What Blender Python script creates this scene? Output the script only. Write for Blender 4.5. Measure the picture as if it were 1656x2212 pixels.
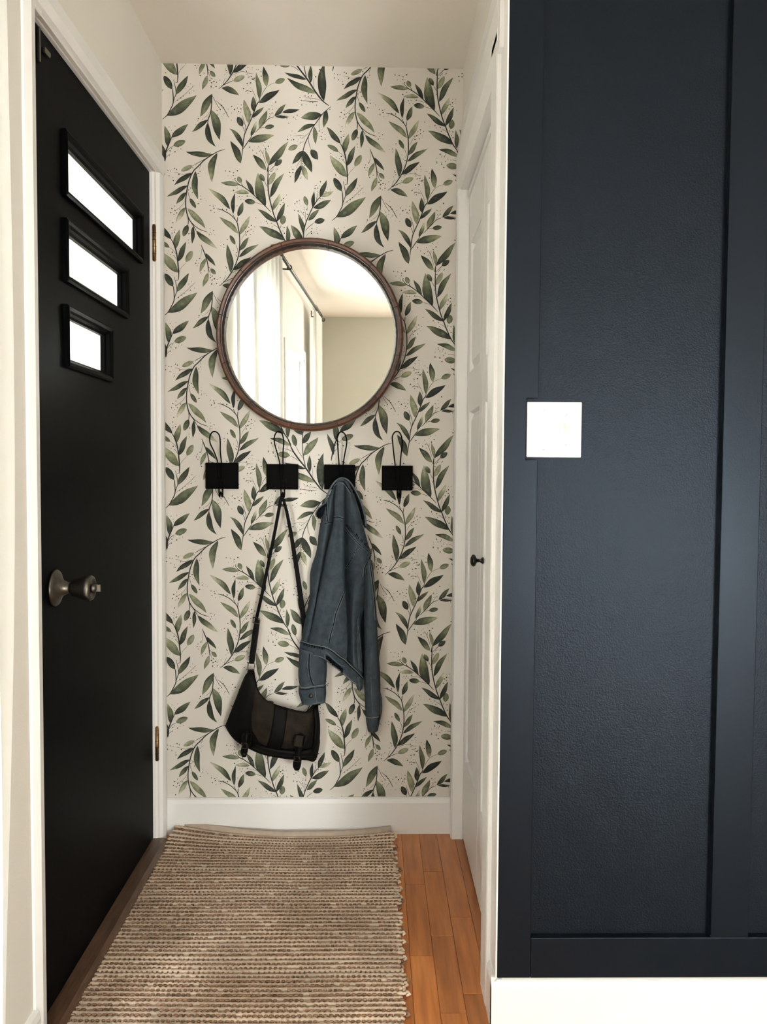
import bpy, bmesh, math, random
from mathutils import Vector, Matrix, noise

scene = bpy.context.scene
for o in list(bpy.data.objects):
    bpy.data.objects.remove(o)
random.seed(7)
PI = math.pi

# ------------------------------------------------------------------ camera
CAMZ = 1.181                      # eye height above the floor
FPX, CX, CY = 1820.0, 838.81, 1098.28
PITCH, YAW, ROLL = .0457, .0159, .0069
S = .957
fw = Vector((math.sin(YAW)*math.cos(PITCH), math.cos(YAW)*math.cos(PITCH), -math.sin(PITCH)))
r0 = Vector((math.cos(YAW), -math.sin(YAW), 0))
u0 = r0.cross(fw)
c_, s_ = math.cos(ROLL), math.sin(ROLL)
CR = r0*c_ + u0*s_
CU = u0*c_ - r0*s_
cam_d = bpy.data.cameras.new('camera')
cam = bpy.data.objects.new('camera', cam_d)
scene.collection.objects.link(cam)
cam.matrix_world = Matrix(((CR.x, CU.x, -fw.x, 0), (CR.y, CU.y, -fw.y, 0), (CR.z, CU.z, -fw.z, CAMZ), (0, 0, 0, 1)))
cam_d.sensor_fit = 'VERTICAL'
cam_d.sensor_height = 36.0
cam_d.lens = FPX/2212*36.0
cam_d.shift_x = (828-CX)/2212
cam_d.shift_y = (CY-1106)/2212
cam_d.clip_start = .02
scene.camera = cam

# ------------------------------------------------------------------ world, daylight, exposure
world = bpy.data.worlds.new('world')
scene.world = world
world.use_nodes = True
bg = world.node_tree.nodes['Background']
bg.inputs['Color'].default_value = (1.0, .99, .975, 1)
bg.inputs['Strength'].default_value = 9.0
scene.view_settings.view_transform = 'Standard'
scene.view_settings.look = 'None'
scene.view_settings.exposure = EXPOSURE = 0.20
scene.view_settings.gamma = 1
scene.view_settings.use_curve_mapping = False

def window_light(name, loc, rot, sx, sy, energy, col=(.97, .985, 1)):
    d = bpy.data.lights.new(name, 'AREA')
    d.shape = 'RECTANGLE'; d.size = sx; d.size_y = sy; d.energy = energy; d.color = col
    o = bpy.data.objects.new(name, d); o.location = loc; o.rotation_euler = rot
    scene.collection.objects.link(o)
    return o
# daylight entering through the two left windows and an added patio door
window_light('daylight', (-.80, .81, 1.05), (0, -PI/2, 0), 1.85, .76, 230)
window_light('daylight', (-.80, -1.5, 1.25), (0, -PI/2, 0), 1.1, 1.7, 95)
window_light('daylight', (2.65, -4.86, .50), (PI/2, 0, 0), 1.1, .8, 210)  # added lamp, kept low and small to lay a highlight on the navy wall
sun_d = bpy.data.lights.new('sun', 'SUN'); sun_d.energy = 10; sun_d.angle = .01; sun_d.color = (.95, .98, 1)
sun = bpy.data.objects.new('sun', sun_d); scene.collection.objects.link(sun)
sun.rotation_euler = Vector((.12, -.85, .53)).to_track_quat('Z', 'Y').to_euler()   # added low sun through the patio door, for the navy wall's sheen

# ------------------------------------------------------------------ room measures (metres)
XL = -.672          # left wall plane
XR = .268           # right (closet) wall plane
CEIL = 2.44
BACK_A = .0105      # slight skew of the end wall
BACK_D = 2.82*S
YN = 1.7226         # face of the boards on the navy wall
YREAR = -4.8
XFAR = 3.3
Uv = Vector((math.cos(BACK_A), math.sin(BACK_A), 0))
Nv = Vector((math.sin(BACK_A), -math.cos(BACK_A), 0))
Bo = Vector((0, BACK_D, 0))

def ray(px, py):
    return CR*((px-CX)/FPX) - CU*((py-CY)/FPX) + fw
def bk(px, py, off=0.0):
    """photo pixel -> (u, z) in the end wall's own frame, on a plane `off` metres in front of it"""
    d = ray(px, py)
    t = (Bo + Nv*off).dot(Nv)/d.dot(Nv)
    P = d*t
    return (P-Bo).dot(Uv), P.z+CAMZ
def onx(px, py, X):
    d = ray(px, py); P = d*(X/d.x); return P.y, P.z+CAMZ
def ony(px, py, Y):
    d = ray(px, py); P = d*(Y/d.y); return P.x, P.z+CAMZ
def onz(px, py, Z):
    d = ray(px, py); P = d*((Z-CAMZ)/d.z); return P.x, P.y

# ------------------------------------------------------------------ helpers
def link(o, parent=None):
    scene.collection.objects.link(o)
    if parent is not None:
        o.parent = parent
    return o
def mesh_obj(name, verts, faces, mat, parent=None, smooth=False, loc=None, rotz=0):
    me = bpy.data.meshes.new(name)
    me.from_pydata([tuple(v) for v in verts], [], faces)
    me.update()
    if mat: me.materials.append(mat)
    if smooth:
        for p in me.polygons: p.use_smooth = True
    o = bpy.data.objects.new(name, me)
    if loc is not None: o.location = loc
    o.rotation_euler = (0, 0, rotz)
    return link(o, parent)
def bm_obj(name, bm, mat, parent=None, smooth=False):
    bmesh.ops.recalc_face_normals(bm, faces=bm.faces)
    me = bpy.data.meshes.new(name)
    bm.to_mesh(me); bm.free()
    if mat: me.materials.append(mat)
    if smooth:
        for p in me.polygons: p.use_smooth = True
    return link(bpy.data.objects.new(name, me), parent)
def empty(name, loc=(0, 0, 0), rotz=0):
    o = bpy.data.objects.new(name, None)
    o.location = loc; o.rotation_euler = (0, 0, rotz); o.empty_display_size = .05
    return link(o)
def tag(o, label, cat, group=None):
    o['label'] = label; o['category'] = cat
    if group: o['group'] = group
    return o
def struct(o, label=None):
    o['kind'] = 'structure'
    if label: o['label'] = label
    return o
def stuff(o):
    o['kind'] = 'stuff'; return o

def add_box(bm, a, b, bevel=0.0, seg=1):
    x0, x1 = sorted((a[0], b[0])); y0, y1 = sorted((a[1], b[1])); z0, z1 = sorted((a[2], b[2]))
    vs = [bm.verts.new(p) for p in ((x0,y0,z0),(x1,y0,z0),(x1,y1,z0),(x0,y1,z0),(x0,y0,z1),(x1,y0,z1),(x1,y1,z1),(x0,y1,z1))]
    fs = [bm.faces.new([vs[i] for i in f]) for f in ((3,2,1,0),(4,5,6,7),(0,1,5,4),(1,2,6,5),(2,3,7,6),(3,0,4,7))]
    if bevel:
        es = list({e for f in fs for e in f.edges})
        bmesh.ops.bevel(bm, geom=es, offset=bevel, segments=seg, affect='EDGES', profile=.6)
def box(name, a, b, mat, parent=None, bevel=0.0, seg=1):
    bm = bmesh.new(); add_box(bm, a, b, bevel, seg)
    return bm_obj(name, bm, mat, parent)
def boxes(name, lst, mat, parent=None, bevel=0.0):
    bm = bmesh.new()
    for a, b in lst: add_box(bm, a, b, bevel)
    return bm_obj(name, bm, mat, parent)
def prism(name, pts, h0, h1, axis, mat, parent=None, smooth=False):
    """extrude a 2-D outline along an axis; pts are (a,b) in the two other axes in x,y,z order"""
    n = len(pts); vs = []
    for h in (h0, h1):
        for a, b in pts:
            vs.append({'x': (h, a, b), 'y': (a, h, b), 'z': (a, b, h)}[axis])
    fs = [list(range(n))[::-1], list(range(n, 2*n))] + [[i, (i+1) % n, n+(i+1) % n, n+i] for i in range(n)]
    bm = bmesh.new(); bv = [bm.verts.new(v) for v in vs]
    for f in fs: bm.faces.new([bv[i] for i in f])
    return bm_obj(name, bm, mat, parent, smooth)
def frame_for(d):
    d = d.normalized()
    a = Vector((0, 0, 1)) if abs(d.z) < .9 else Vector((1, 0, 0))
    x = d.cross(a).normalized(); return x, d.cross(x).normalized()
def tube_data(pts, rad, seg=8, cap=True, flat=1.0, up=None):
    pts = [Vector(p) for p in pts]; n = len(pts)
    rs = rad if isinstance(rad, (list, tuple)) else [rad]*n
    vs, fs = [], []
    px = None
    for i, p in enumerate(pts):
        d = (pts[min(i+1, n-1)]-pts[max(i-1, 0)])
        if d.length < 1e-9: d = Vector((0, 0, 1))
        d.normalize()
        if up is not None:
            x = d.cross(up).normalized(); y = d.cross(x).normalized()
        elif px is None:
            x, y = frame_for(d)
        else:
            x = (px - d*px.dot(d)).normalized(); y = d.cross(x).normalized()
        px = x
        for k in range(seg):
            a = 2*PI*k/seg
            vs.append(p + x*(math.cos(a)*rs[i]) + y*(math.sin(a)*rs[i]*flat))
    for i in range(n-1):
        for k in range(seg):
            k2 = (k+1) % seg
            fs.append([i*seg+k, i*seg+k2, (i+1)*seg+k2, (i+1)*seg+k])
    if cap:
        fs.append(list(range(seg))[::-1]); fs.append([(n-1)*seg+k for k in range(seg)])
    return vs, fs
def tube(name, pts, rad, mat, parent=None, seg=8, flat=1.0, up=None, smooth=True):
    v, f = tube_data(pts, rad, seg, True, flat, up)
    return mesh_obj(name, v, f, mat, parent, smooth)
def join(lst):
    V, F = [], []
    for v, f in lst:
        o = len(V); V += list(v); F += [[i+o for i in q] for q in f]
    return V, F
def lathe(name, prof, origin, axis, mat, parent=None, seg=28, smooth=True):
    """prof: list of (distance along axis, radius)"""
    ax = Vector(axis).normalized(); x, y = frame_for(ax); o = Vector(origin)
    vs, fs = [], []
    for h, r in prof:
        for k in range(seg):
            a = 2*PI*k/seg
            vs.append(o + ax*h + x*(math.cos(a)*r) + y*(math.sin(a)*r))
    n = len(prof)
    for i in range(n-1):
        for k in range(seg):
            k2 = (k+1) % seg
            fs.append([i*seg+k, i*seg+k2, (i+1)*seg+k2, (i+1)*seg+k])
    fs.append(list(range(seg))[::-1]); fs.append([(n-1)*seg+k for k in range(seg)])
    return mesh_obj(name, vs, fs, mat, parent, smooth)
def catmull(pts, n):
    """resample a polyline of tuples to n points with a smooth spline"""
    pts = [Vector(p) for p in pts]
    P = [pts[0]*2-pts[1]] + pts + [pts[-1]*2-pts[-2]]
    m = len(pts)-1; out = []
    for i in range(n):
        t = i/(n-1)*m; k = min(int(t), m-1); f = t-k
        a, b, c, d = P[k], P[k+1], P[k+2], P[k+3]
        out.append(.5*((2*b)+(c-a)*f+(2*a-5*b+4*c-d)*f*f+(3*b-a-3*c+d)*f**3))
    return out

# ------------------------------------------------------------------ materials
def lin(r, g, b):
    f = lambda c: (c/255/12.92) if c/255 <= .04045 else ((c/255+.055)/1.055)**2.4
    return (f(r), f(g), f(b))
def mat(name, col, rough=.6, nscale=0, namt=0, bump=0, bscale=200, metal=0, spec=.5, stretch=None):
    m = bpy.data.materials.new(name); m.use_nodes = True
    nt = m.node_tree; b = nt.nodes['Principled BSDF']
    b.inputs['Base Color'].default_value = (*col, 1); b.inputs['Roughness'].default_value = rough
    b.inputs['Metallic'].default_value = metal; b.inputs['Specular IOR Level'].default_value = spec
    tc = nt.nodes.new('ShaderNodeTexCoord'); mp = nt.nodes.new('ShaderNodeMapping')
    nt.links.new(tc.outputs['Object'], mp.inputs['Vector'])
    if stretch: mp.inputs['Scale'].default_value = stretch
    if nscale:
        n = nt.nodes.new('ShaderNodeTexNoise'); n.inputs['Scale'].default_value = nscale; n.inputs['Detail'].default_value = 5
        nt.links.new(mp.outputs[0], n.inputs['Vector'])
        rp = nt.nodes.new('ShaderNodeValToRGB')
        rp.color_ramp.elements[0].position = .3; rp.color_ramp.elements[1].position = .7
        rp.color_ramp.elements[0].color = (*[max(0, c*(1-namt)) for c in col], 1)
        rp.color_ramp.elements[1].color = (*[min(1, c*(1+namt)) for c in col], 1)
        nt.links.new(n.outputs['Fac'], rp.inputs[0]); nt.links.new(rp.outputs[0], b.inputs['Base Color'])
    if bump:
        n2 = nt.nodes.new('ShaderNodeTexNoise'); n2.inputs['Scale'].default_value = bscale; n2.inputs['Detail'].default_value = 3
        nt.links.new(mp.outputs[0], n2.inputs['Vector'])
        bp = nt.nodes.new('ShaderNodeBump'); bp.inputs['Strength'].default_value = bump; bp.inputs['Distance'].default_value = .002
        nt.links.new(n2.outputs['Fac'], bp.inputs['Height']); nt.links.new(bp.outputs[0], b.inputs['Normal'])
    return m
M = {}
M['wall'] = mat('wall_paint', (.80, .765, .705), .75, 3, .015, .15, 260)
M['ceil'] = mat('ceiling_paint', (.85, .795, .72), .85, 2, .015, .2, 300)
M['trim'] = mat('white_gloss_trim', (.87, .86, .85), .35, 4, .015, .05, 60)
M['paper'] = mat('wallpaper_ground', (.69, .645, .590), .7, 6, .01, .06, 500)
M['navy'] = mat('navy_paint', (.0042, .0060, .0092), .36, 5, .05, .30, 330, spec=.23)
M['navyboard'] = mat('navy_board_paint', (.0042, .0060, .0092), .34, 5, .05, .06, 300, spec=.23)
for k_ in ('navy', 'navyboard'): M[k_].node_tree.nodes['Principled BSDF'].inputs['Specular Tint'].default_value = (.66, .8, 1, 1)  # blue put into the sheen, standing in for cool reflected daylight
M['door'] = mat('black_door_paint', (.0018, .0021, .0024), .5, 7, .25, .06, 40, spec=.03, stretch=(1, 6, 1))
M['black'] = mat('black_iron', (.002, .002, .002), .7, 0, 0, .05, 300, spec=.05)
M['blackgloss'] = mat('black_lacquer', (.004, .004, .004), .18)
M['walnut'] = mat('walnut', (.075, .026, .011), .4, 12, .5, .06, 80, stretch=(1, 1, 6))
M['jointdark'] = mat('dark_joint', (.01, .006, .004), .8)  # dark brown for frame joints, hinge gaps and the mirror back
M['pewter'] = mat('aged_pewter', (.115, .105, .09), .35, 60, .15, .03, 200, metal=1)
M['brass'] = mat('aged_brass', (.30, .19, .09), .4, 60, .2, .03, 200, metal=1)
M['sill'] = mat('dark_oak_sill', (.09, .045, .024), .45, 14, .45, .08, 60, stretch=(8, 1, 8))
M['plastic'] = mat('white_plastic', (.86, .85, .83), .3)
M['screw'] = mat('painted_screw', (.62, .61, .59), .4, metal=.3)
M['slot'] = mat('slot_dark', (.15, .15, .15), .6)
M['roomwall'] = mat('grey_green_wall', (.62, .625, .57), .8, 3, .02)
M['leather'] = mat('black_leather', (.0035, .003, .0028), .6, 40, .3, .25, 160, spec=.10)
M['webbing'] = mat('black_webbing', (.005, .005, .005), .8, 0, 0, .3, 900, spec=.15)
M['suede'] = mat('brown_waxed_suede', (.016, .0105, .0068), .8, 26, .6, .4, 160, spec=.2)
M['gunmetal'] = mat('gunmetal', (.06, .05, .04), .4, 80, .4, .05, 200, metal=1)
M['denim'] = mat('washed_denim', (.036, .048, .062), .9, 55, .34, .9, 650, spec=.1)
def worn(m, col):
    # denim fades where it is raised: seams, ridges, edges
    nt = m.node_tree; b = nt.nodes['Principled BSDF']
    old = b.inputs['Base Color'].links[0].from_socket
    g = nt.nodes.new('ShaderNodeNewGeometry'); r = nt.nodes.new('ShaderNodeMapRange')
    r.inputs[1].default_value = .47; r.inputs[2].default_value = .56; r.inputs[3].default_value = 0; r.inputs[4].default_value = .75
    nt.links.new(g.outputs['Pointiness'], r.inputs[0])
    n = nt.nodes.new('ShaderNodeTexNoise'); n.inputs['Scale'].default_value = 9; n.inputs['Detail'].default_value = 4
    tc = nt.nodes.new('ShaderNodeTexCoord'); nt.links.new(tc.outputs['Object'], n.inputs['Vector'])
    mu_ = nt.nodes.new('ShaderNodeMath'); mu_.operation = 'MULTIPLY'; nt.links.new(r.outputs[0], mu_.inputs[0]); nt.links.new(n.outputs['Fac'], mu_.inputs[1])
    mx = nt.nodes.new('ShaderNodeMix'); mx.data_type = 'RGBA'; nt.links.new(mu_.outputs[0], mx.inputs[0]); nt.links.new(old, mx.inputs[6]); mx.inputs[7].default_value = (*col, 1)
    nt.links.new(mx.outputs[2], b.inputs['Base Color'])
worn(M['denim'], (.15, .18, .205))
M['denimlight'] = mat('faded_denim_edge', (.115, .135, .152), .9, 90, .35, .5, 700, spec=.1)
M['denimdark'] = mat('dark_denim_and_shade', (.006, .008, .011), .95, 60, .4, .4, 600, spec=.05)  # dark seams and collar, also the painted shade beside the sleeve
M['thread'] = mat('pale_stitching', (.19, .205, .215), .9)
M['cotton'] = mat('cream_cotton_cord', (.66, .525, .42), .95, 5, .30, .6, 420, spec=.1)
M['jute'] = mat('brown_jute', (.27, .155, .098), .95, 60, .5, .5, 400, spec=.1)
M['hem'] = mat('beige_hem_tape', (.50, .405, .325), .95, 40, .1, .4, 800, spec=.1)
M['curtainrod'] = mat('black_rod', (.01, .01, .01), .4)
M['pine'] = mat('honey_pine', (.55, .36, .17), .5, 16, .25, stretch=(6, 6, 1))

def mirror_mat():
    m = bpy.data.materials.new('mirror_glass'); m.use_nodes = True
    b = m.node_tree.nodes['Principled BSDF']
    b.inputs['Base Color'].default_value = (.93, .95, .93, 1); b.inputs['Metallic'].default_value = 1
    b.inputs['Roughness'].default_value = .0
    return m
M['mirror'] = mirror_mat()
def pane_mat(name='window_glass', frost=0.0):
    m = bpy.data.materials.new(name); m.use_nodes = True
    nt = m.node_tree; nt.nodes.remove(nt.nodes['Principled BSDF'])
    out = nt.nodes['Material Output']
    t = nt.nodes.new('ShaderNodeBsdfTransparent'); t.inputs[0].default_value = (.96, .97, .95, 1)
    g = nt.nodes.new('ShaderNodeBsdfGlossy'); g.inputs['Roughness'].default_value = .03
    mx = nt.nodes.new('ShaderNodeMixShader'); mx.inputs[0].default_value = .05
    nt.links.new(t.outputs[0], mx.inputs[1]); nt.links.new(g.outputs[0], mx.inputs[2])
    last = mx
    if frost:
        tr = nt.nodes.new('ShaderNodeBsdfTranslucent'); tr.inputs[0].default_value = (.93, .92, .88, 1)
        m2 = nt.nodes.new('ShaderNodeMixShader'); m2.inputs[0].default_value = frost
        nt.links.new(mx.outputs[0], m2.inputs[1]); nt.links.new(tr.outputs[0], m2.inputs[2]); last = m2
    nt.links.new(last.outputs[0], out.inputs[0])
    return m
M['glass'] = pane_mat()
M['frost'] = pane_mat('frosted_glass', .9)
def curtain_mat():
    m = bpy.data.materials.new('white_sheer_cotton'); m.use_nodes = True
    nt = m.node_tree; nt.nodes.remove(nt.nodes['Principled BSDF']); out = nt.nodes['Material Output']
    d = nt.nodes.new('ShaderNodeBsdfDiffuse'); d.inputs[0].default_value = (.84, .835, .81, 1)
    t = nt.nodes.new('ShaderNodeBsdfTranslucent'); t.inputs[0].default_value = (.93, .92, .88, 1)
    mx = nt.nodes.new('ShaderNodeMixShader'); mx.inputs[0].default_value = .30
    nt.links.new(d.outputs[0], mx.inputs[1]); nt.links.new(t.outputs[0], mx.inputs[2]); nt.links.new(mx.outputs[0], out.inputs[0])
    return m
M['curtain'] = curtain_mat()
def wood_floor_mat(name, island=False, planks=False):
    m = bpy.data.materials.new(name); m.use_nodes = True
    nt = m.node_tree; b = nt.nodes['Principled BSDF']; b.inputs['Roughness'].default_value = .33
    tc = nt.nodes.new('ShaderNodeTexCoord'); mp = nt.nodes.new('ShaderNodeMapping')
    mp.inputs['Scale'].default_value = (26, 2.2, 26)
    nt.links.new(tc.outputs['Object'], mp.inputs['Vector'])
    n = nt.nodes.new('ShaderNodeTexNoise'); n.inputs['Scale'].default_value = 2.2; n.inputs['Detail'].default_value = 7
    if island:
        oi = nt.nodes.new('ShaderNodeObjectInfo'); ad = nt.nodes.new('ShaderNodeVectorMath'); ad.operation = 'ADD'
        ml = nt.nodes.new('ShaderNodeVectorMath'); ml.operation = 'SCALE'; ml.inputs[3].default_value = 40
        cb = nt.nodes.new('ShaderNodeCombineXYZ')
        for i in range(3): nt.links.new(oi.outputs['Random'], cb.inputs[i])
        nt.links.new(cb.outputs[0], ml.inputs[0]); nt.links.new(ml.outputs[0], ad.inputs[0]); nt.links.new(mp.outputs[0], ad.inputs[1])
        nt.links.new(ad.outputs[0], n.inputs['Vector'])
    else:
        nt.links.new(mp.outputs[0], n.inputs['Vector'])
    rp = nt.nodes.new('ShaderNodeValToRGB')
    rp.color_ramp.elements[0].position = .25; rp.color_ramp.elements[1].position = .8
    rp.color_ramp.elements[0].color = (.34, .105, .026, 1); rp.color_ramp.elements[1].color = (.70, .265, .075, 1)
    nt.links.new(n.outputs['Fac'], rp.inputs[0])
    col = rp.outputs[0]
    if island:
        hs = nt.nodes.new('ShaderNodeHueSaturation')
        mr = nt.nodes.new('ShaderNodeMapRange'); mr.inputs[3].default_value = .72; mr.inputs[4].default_value = 1.18
        nt.links.new(oi.outputs['Random'], mr.inputs[0]); nt.links.new(mr.outputs[0], hs.inputs['Value'])
        nt.links.new(col, hs.inputs['Color']); col = hs.outputs[0]
    if planks:
        bt = nt.nodes.new('ShaderNodeTexBrick'); bt.offset = .37; bt.inputs['Mortar Size'].default_value = .012
        bt.inputs['Color1'].default_value = (.8, .8, .8, 1); bt.inputs['Color2'].default_value = (1.1, 1.1, 1.1, 1); bt.inputs['Mortar'].default_value = (.25, .2, .18, 1)
        bt.inputs['Scale'].default_value = 1; bt.inputs['Brick Width'].default_value = .55; bt.inputs['Row Height'].default_value = .0571
        mp2 = nt.nodes.new('ShaderNodeMapping'); mp2.inputs['Rotation'].default_value = (0, 0, PI/2)
        nt.links.new(tc.outputs['Object'], mp2.inputs['Vector']); nt.links.new(mp2.outputs[0], bt.inputs['Vector'])
        mx = nt.nodes.new('ShaderNodeMix'); mx.data_type = 'RGBA'; mx.blend_type = 'MULTIPLY'; mx.inputs[0].default_value = 1
        nt.links.new(col, mx.inputs[6]); nt.links.new(bt.outputs[0], mx.inputs[7]); col = mx.outputs[2]
    nt.links.new(col, b.inputs['Base Color'])
    bp = nt.nodes.new('ShaderNodeBump'); bp.inputs['Strength'].default_value = .06; bp.inputs['Distance'].default_value = .001
    nt.links.new(n.outputs['Fac'], bp.inputs['Height']); nt.links.new(bp.outputs[0], b.inputs['Normal'])
    return m
M['plank'] = wood_floor_mat('maple_plank', island=True)
M['floorfar'] = wood_floor_mat('maple_floor_far', planks=True)
for n_ in M['floorfar'].node_tree.nodes:
    if n_.type == 'VALTORGB':
        n_.color_ramp.elements[0].color = (.34, .21, .125, 1); n_.color_ramp.elements[1].color = (.56, .37, .23, 1)  # less orange than the planks, coloured to cool the light it bounces
def print_mat():
    m = bpy.data.materials.new('botanical_print_ink'); m.use_nodes = True
    nt = m.node_tree; b = nt.nodes['Principled BSDF']; b.inputs['Roughness'].default_value = .7
    at = nt.nodes.new('ShaderNodeAttribute'); at.attribute_name = 'ink'
    tc = nt.nodes.new('ShaderNodeTexCoord')
    n = nt.nodes.new('ShaderNodeTexNoise'); n.inputs['Scale'].default_value = 75; n.inputs['Detail'].default_value = 4
    nt.links.new(tc.outputs['Object'], n.inputs['Vector'])
    mr = nt.nodes.new('ShaderNodeMapRange'); mr.inputs[1].default_value = .25; mr.inputs[2].default_value = .75
    mr.inputs[3].default_value = .55; mr.inputs[4].default_value = 1.45
    nt.links.new(n.outputs['Fac'], mr.inputs[0])
    vm = nt.nodes.new('ShaderNodeVectorMath'); vm.operation = 'SCALE'
    nt.links.new(at.outputs['Color'], vm.inputs[0]); nt.links.new(mr.outputs[0], vm.inputs[3])
    n2 = nt.nodes.new('ShaderNodeTexNoise'); n2.inputs['Scale'].default_value = 48; n2.inputs['Detail'].default_value = 3
    nt.links.new(tc.outputs['Object'], n2.inputs['Vector'])
    m2 = nt.nodes.new('ShaderNodeMapRange'); m2.inputs[1].default_value = .52; m2.inputs[2].default_value = .72; m2.inputs[3].default_value = 0; m2.inputs[4].default_value = .9
    nt.links.new(n2.outputs['Fac'], m2.inputs[0])
    wash = nt.nodes.new('ShaderNodeVectorMath'); wash.operation = 'SCALE'; wash.inputs[0].default_value = (.10, .115, .065)
    nt.links.new(m2.outputs[0], wash.inputs[3])
    # the pale wash only shows inside leaves, not on the fine black stems
    sp_ = nt.nodes.new('ShaderNodeVectorMath'); sp_.operation = 'MULTIPLY'; nt.links.new(wash.outputs[0], sp_.inputs[0]); nt.links.new(at.outputs['Alpha'], sp_.inputs[1])
    ad = nt.nodes.new('ShaderNodeVectorMath'); ad.operation = 'ADD'
    nt.links.new(vm.outputs[0], ad.inputs[0]); nt.links.new(sp_.outputs[0], ad.inputs[1])
    nt.links.new(ad.outputs[0], b.inputs['Base Color'])
    return m
M['print'] = print_mat()

# ================================================================== the setting
# ---- floor: a far slab with procedural strips, and single planks in the hall
floor = box('floor', (-.95, YREAR-.2, -.06), (XFAR+.2, BACK_D+.15, -.018), M['floorfar'])
struct(floor)
PW = .0571
PX0 = onz(942, 1799.5, 0)[0]                 # a joint line seen beside the closet
cols = range(-17, 6)
seen = {-1: [onz(906, 1910.6, 0)[1], onz(925, 2064.6, 0)[1]],
        0: [onz(955, 1883, 0)[1], onz(985, 2021.8, 0)[1], onz(1000, 2188, 0)[1]],
        1: [onz(985, 1981, 0)[1]]}
seen = {-1: seen[-1], -2: [2.05, 1.55], 0: seen[0][:], 1: seen[1]}
shift = {k: v for k, v in seen.items()}
meshes = {}
rp = random.Random(3)
nplank = 0
for c in cols:
    x0 = PX0 + (c-1)*PW
    joints = sorted(shift.get(c, []))
    ys = [-.6]
    if joints:
        y = joints[0]
        while y > .1:
            y -= rp.uniform(.3, .6); ys.append(y)
        ys = [-.6] + sorted([q for q in ys if q > -.45]) + joints + [BACK_D+.03]
    else:
        y = -.6 + rp.uniform(.15, .5)
        while y < BACK_D-.12:
            ys.append(y); y += rp.uniform(.28, .72)
        ys.append(BACK_D+.03)
    if x0 > XR+.07: ys = [q for q in ys if q < YN] + [YN+.01]
    for a, b in zip(ys[:-1], ys[1:]):
        if b-a < .03: continue
        L = round(b-a, 2)
        if L not in meshes:
            bm = bmesh.new(); add_box(bm, (.0003, .0003, -.018), (PW-.0003, L-.0003, 0), .0008)
            me = bpy.data.meshes.new('plank'); bmesh.ops.recalc_face_normals(bm, faces=bm.faces); bm.to_mesh(me); bm.free(); me.materials.append(M['plank']); meshes[L] = me
        o = bpy.data.objects.new('plank', meshes[L]); o.location = (x0, a, rp.uniform(-.0004, .0002)); o.scale = (1, (b-a)/L, 1); link(o, floor); nplank += 1
# floor level beyond the single planks
for nm, a, b in (('floor_field', (PX0+5*PW, -.6, -.018), (XFAR+.1, YN+.02, -.0005)), ('floor_field', (-.95, YREAR-.1, -.018), (XFAR+.1, -.6, -.0005))):
    box(nm, a, b, M['floorfar'], floor)

ceiling = struct(box('ceiling', (-.95, YREAR-.1, CEIL), (XFAR+.1, BACK_D+.15, CEIL+.06), M['ceil']))

# ---- end wall with wallpaper
wall_back = empty('wall_back', Bo, BACK_A); struct(wall_back)
box('wall_core', (-.80, .004, 0), (.45, .12, CEIL), M['wall'], wall_back)
PAPER_L, PAPER_R = bk(345, 136)[0], XR+.012
ZB = bk(660, 1721)[1]
paper = box('wallpaper', (PAPER_L, 0, ZB-.02), (PAPER_R+.01, .004, CEIL+.002), M['paper'], wall_back)

# ---- left wall with openings for the front door and windows
DX = -.690                                   # face of the front door
def dq(px, py): return onx(px, py, DX)
D_Y0, D_Y1 = 1.684, dq(327, 1106)[0]
D_Z1 = .5*(dq(75, 43)[1]+dq(325, 378)[1]); D_Z0 = .022
wl = empty('wall_left'); struct(wl)
W1 = (.42, 1.20, .10, 1.98); W2 = (-2.3, -.72, .72, 1.80)
T0, T1 = -.84, XL
OY0, OY1, OZ1 = D_Y0-.004, D_Y1+.004, D_Z1+.004
segs = []
def wallseg(y0, y1, z0, z1): segs.append(((T0, y0, z0), (T1, y1, z1)))
wallseg(OY1, BACK_D+.1, 0, CEIL); wallseg(OY0, OY1, OZ1, CEIL)
wallseg(W1[1], OY0, 0, CEIL); wallseg(W1[0], W1[1], 0, W1[2]); wallseg(W1[0], W1[1], W1[3], CEIL)
wallseg(W2[1], W1[0], 0, CEIL); wallseg(W2[0], W2[1], 0, W2[2]); wallseg(W2[0], W2[1], W2[3], CEIL)
wallseg(YREAR, W2[0], 0, CEIL)
boxes('wall_core', segs, M['wall'], wl)

# ---- right wall (closet side), navy wall, room behind the camera
CY0, CY1, CZ1 = 1.894, 2.648, 2.052          # closet opening
wr = empty('wall_right'); struct(wr)
boxes('wall_core', [((XR, CY1, 0), (XR+.11, BACK_D+.05, CEIL)), ((XR, YN+.02, 0), (XR+.11, CY0, CEIL)), ((XR, CY0, CZ1), (XR+.11, CY1, CEIL))], M['wall'], wr)
closet = struct(boxes('wall_closet', [((XR+.62, YN+.13, 0), (XR+.67, BACK_D+.1, CEIL)), ((XR+.11, BACK_D+.02, 0), (XR+.67, BACK_D+.1, CEIL))], M['wall']))
wn = empty('wall_accent'); struct(wn)
NB = YN+.018                                  # plaster plane behind the boards
NX0 = ony(1101, 0, YN)[0]
box('plaster', (NX0+.001, NB, 0), (XFAR+.1, NB+.11, CEIL), M['navy'], wn)
wrear = empty('wall_rear'); struct(wrear)
PD = (1.5, 3.2, 0.0, 2.0)                   # opening of the unseen patio door, added to light the navy wall
boxes('wall_core', [((-.9, YREAR-.12, 0), (PD[0], YREAR, CEIL)), ((PD[1], YREAR-.12, 0), (XFAR+.1, YREAR, CEIL)), ((PD[0], YREAR-.12, PD[3]), (PD[1], YREAR, CEIL))], M['roomwall'], wrear)
struct(box('wall_far_right', (XFAR, YREAR, 0), (XFAR+.1, NB, CEIL), M['roomwall']))

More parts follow.
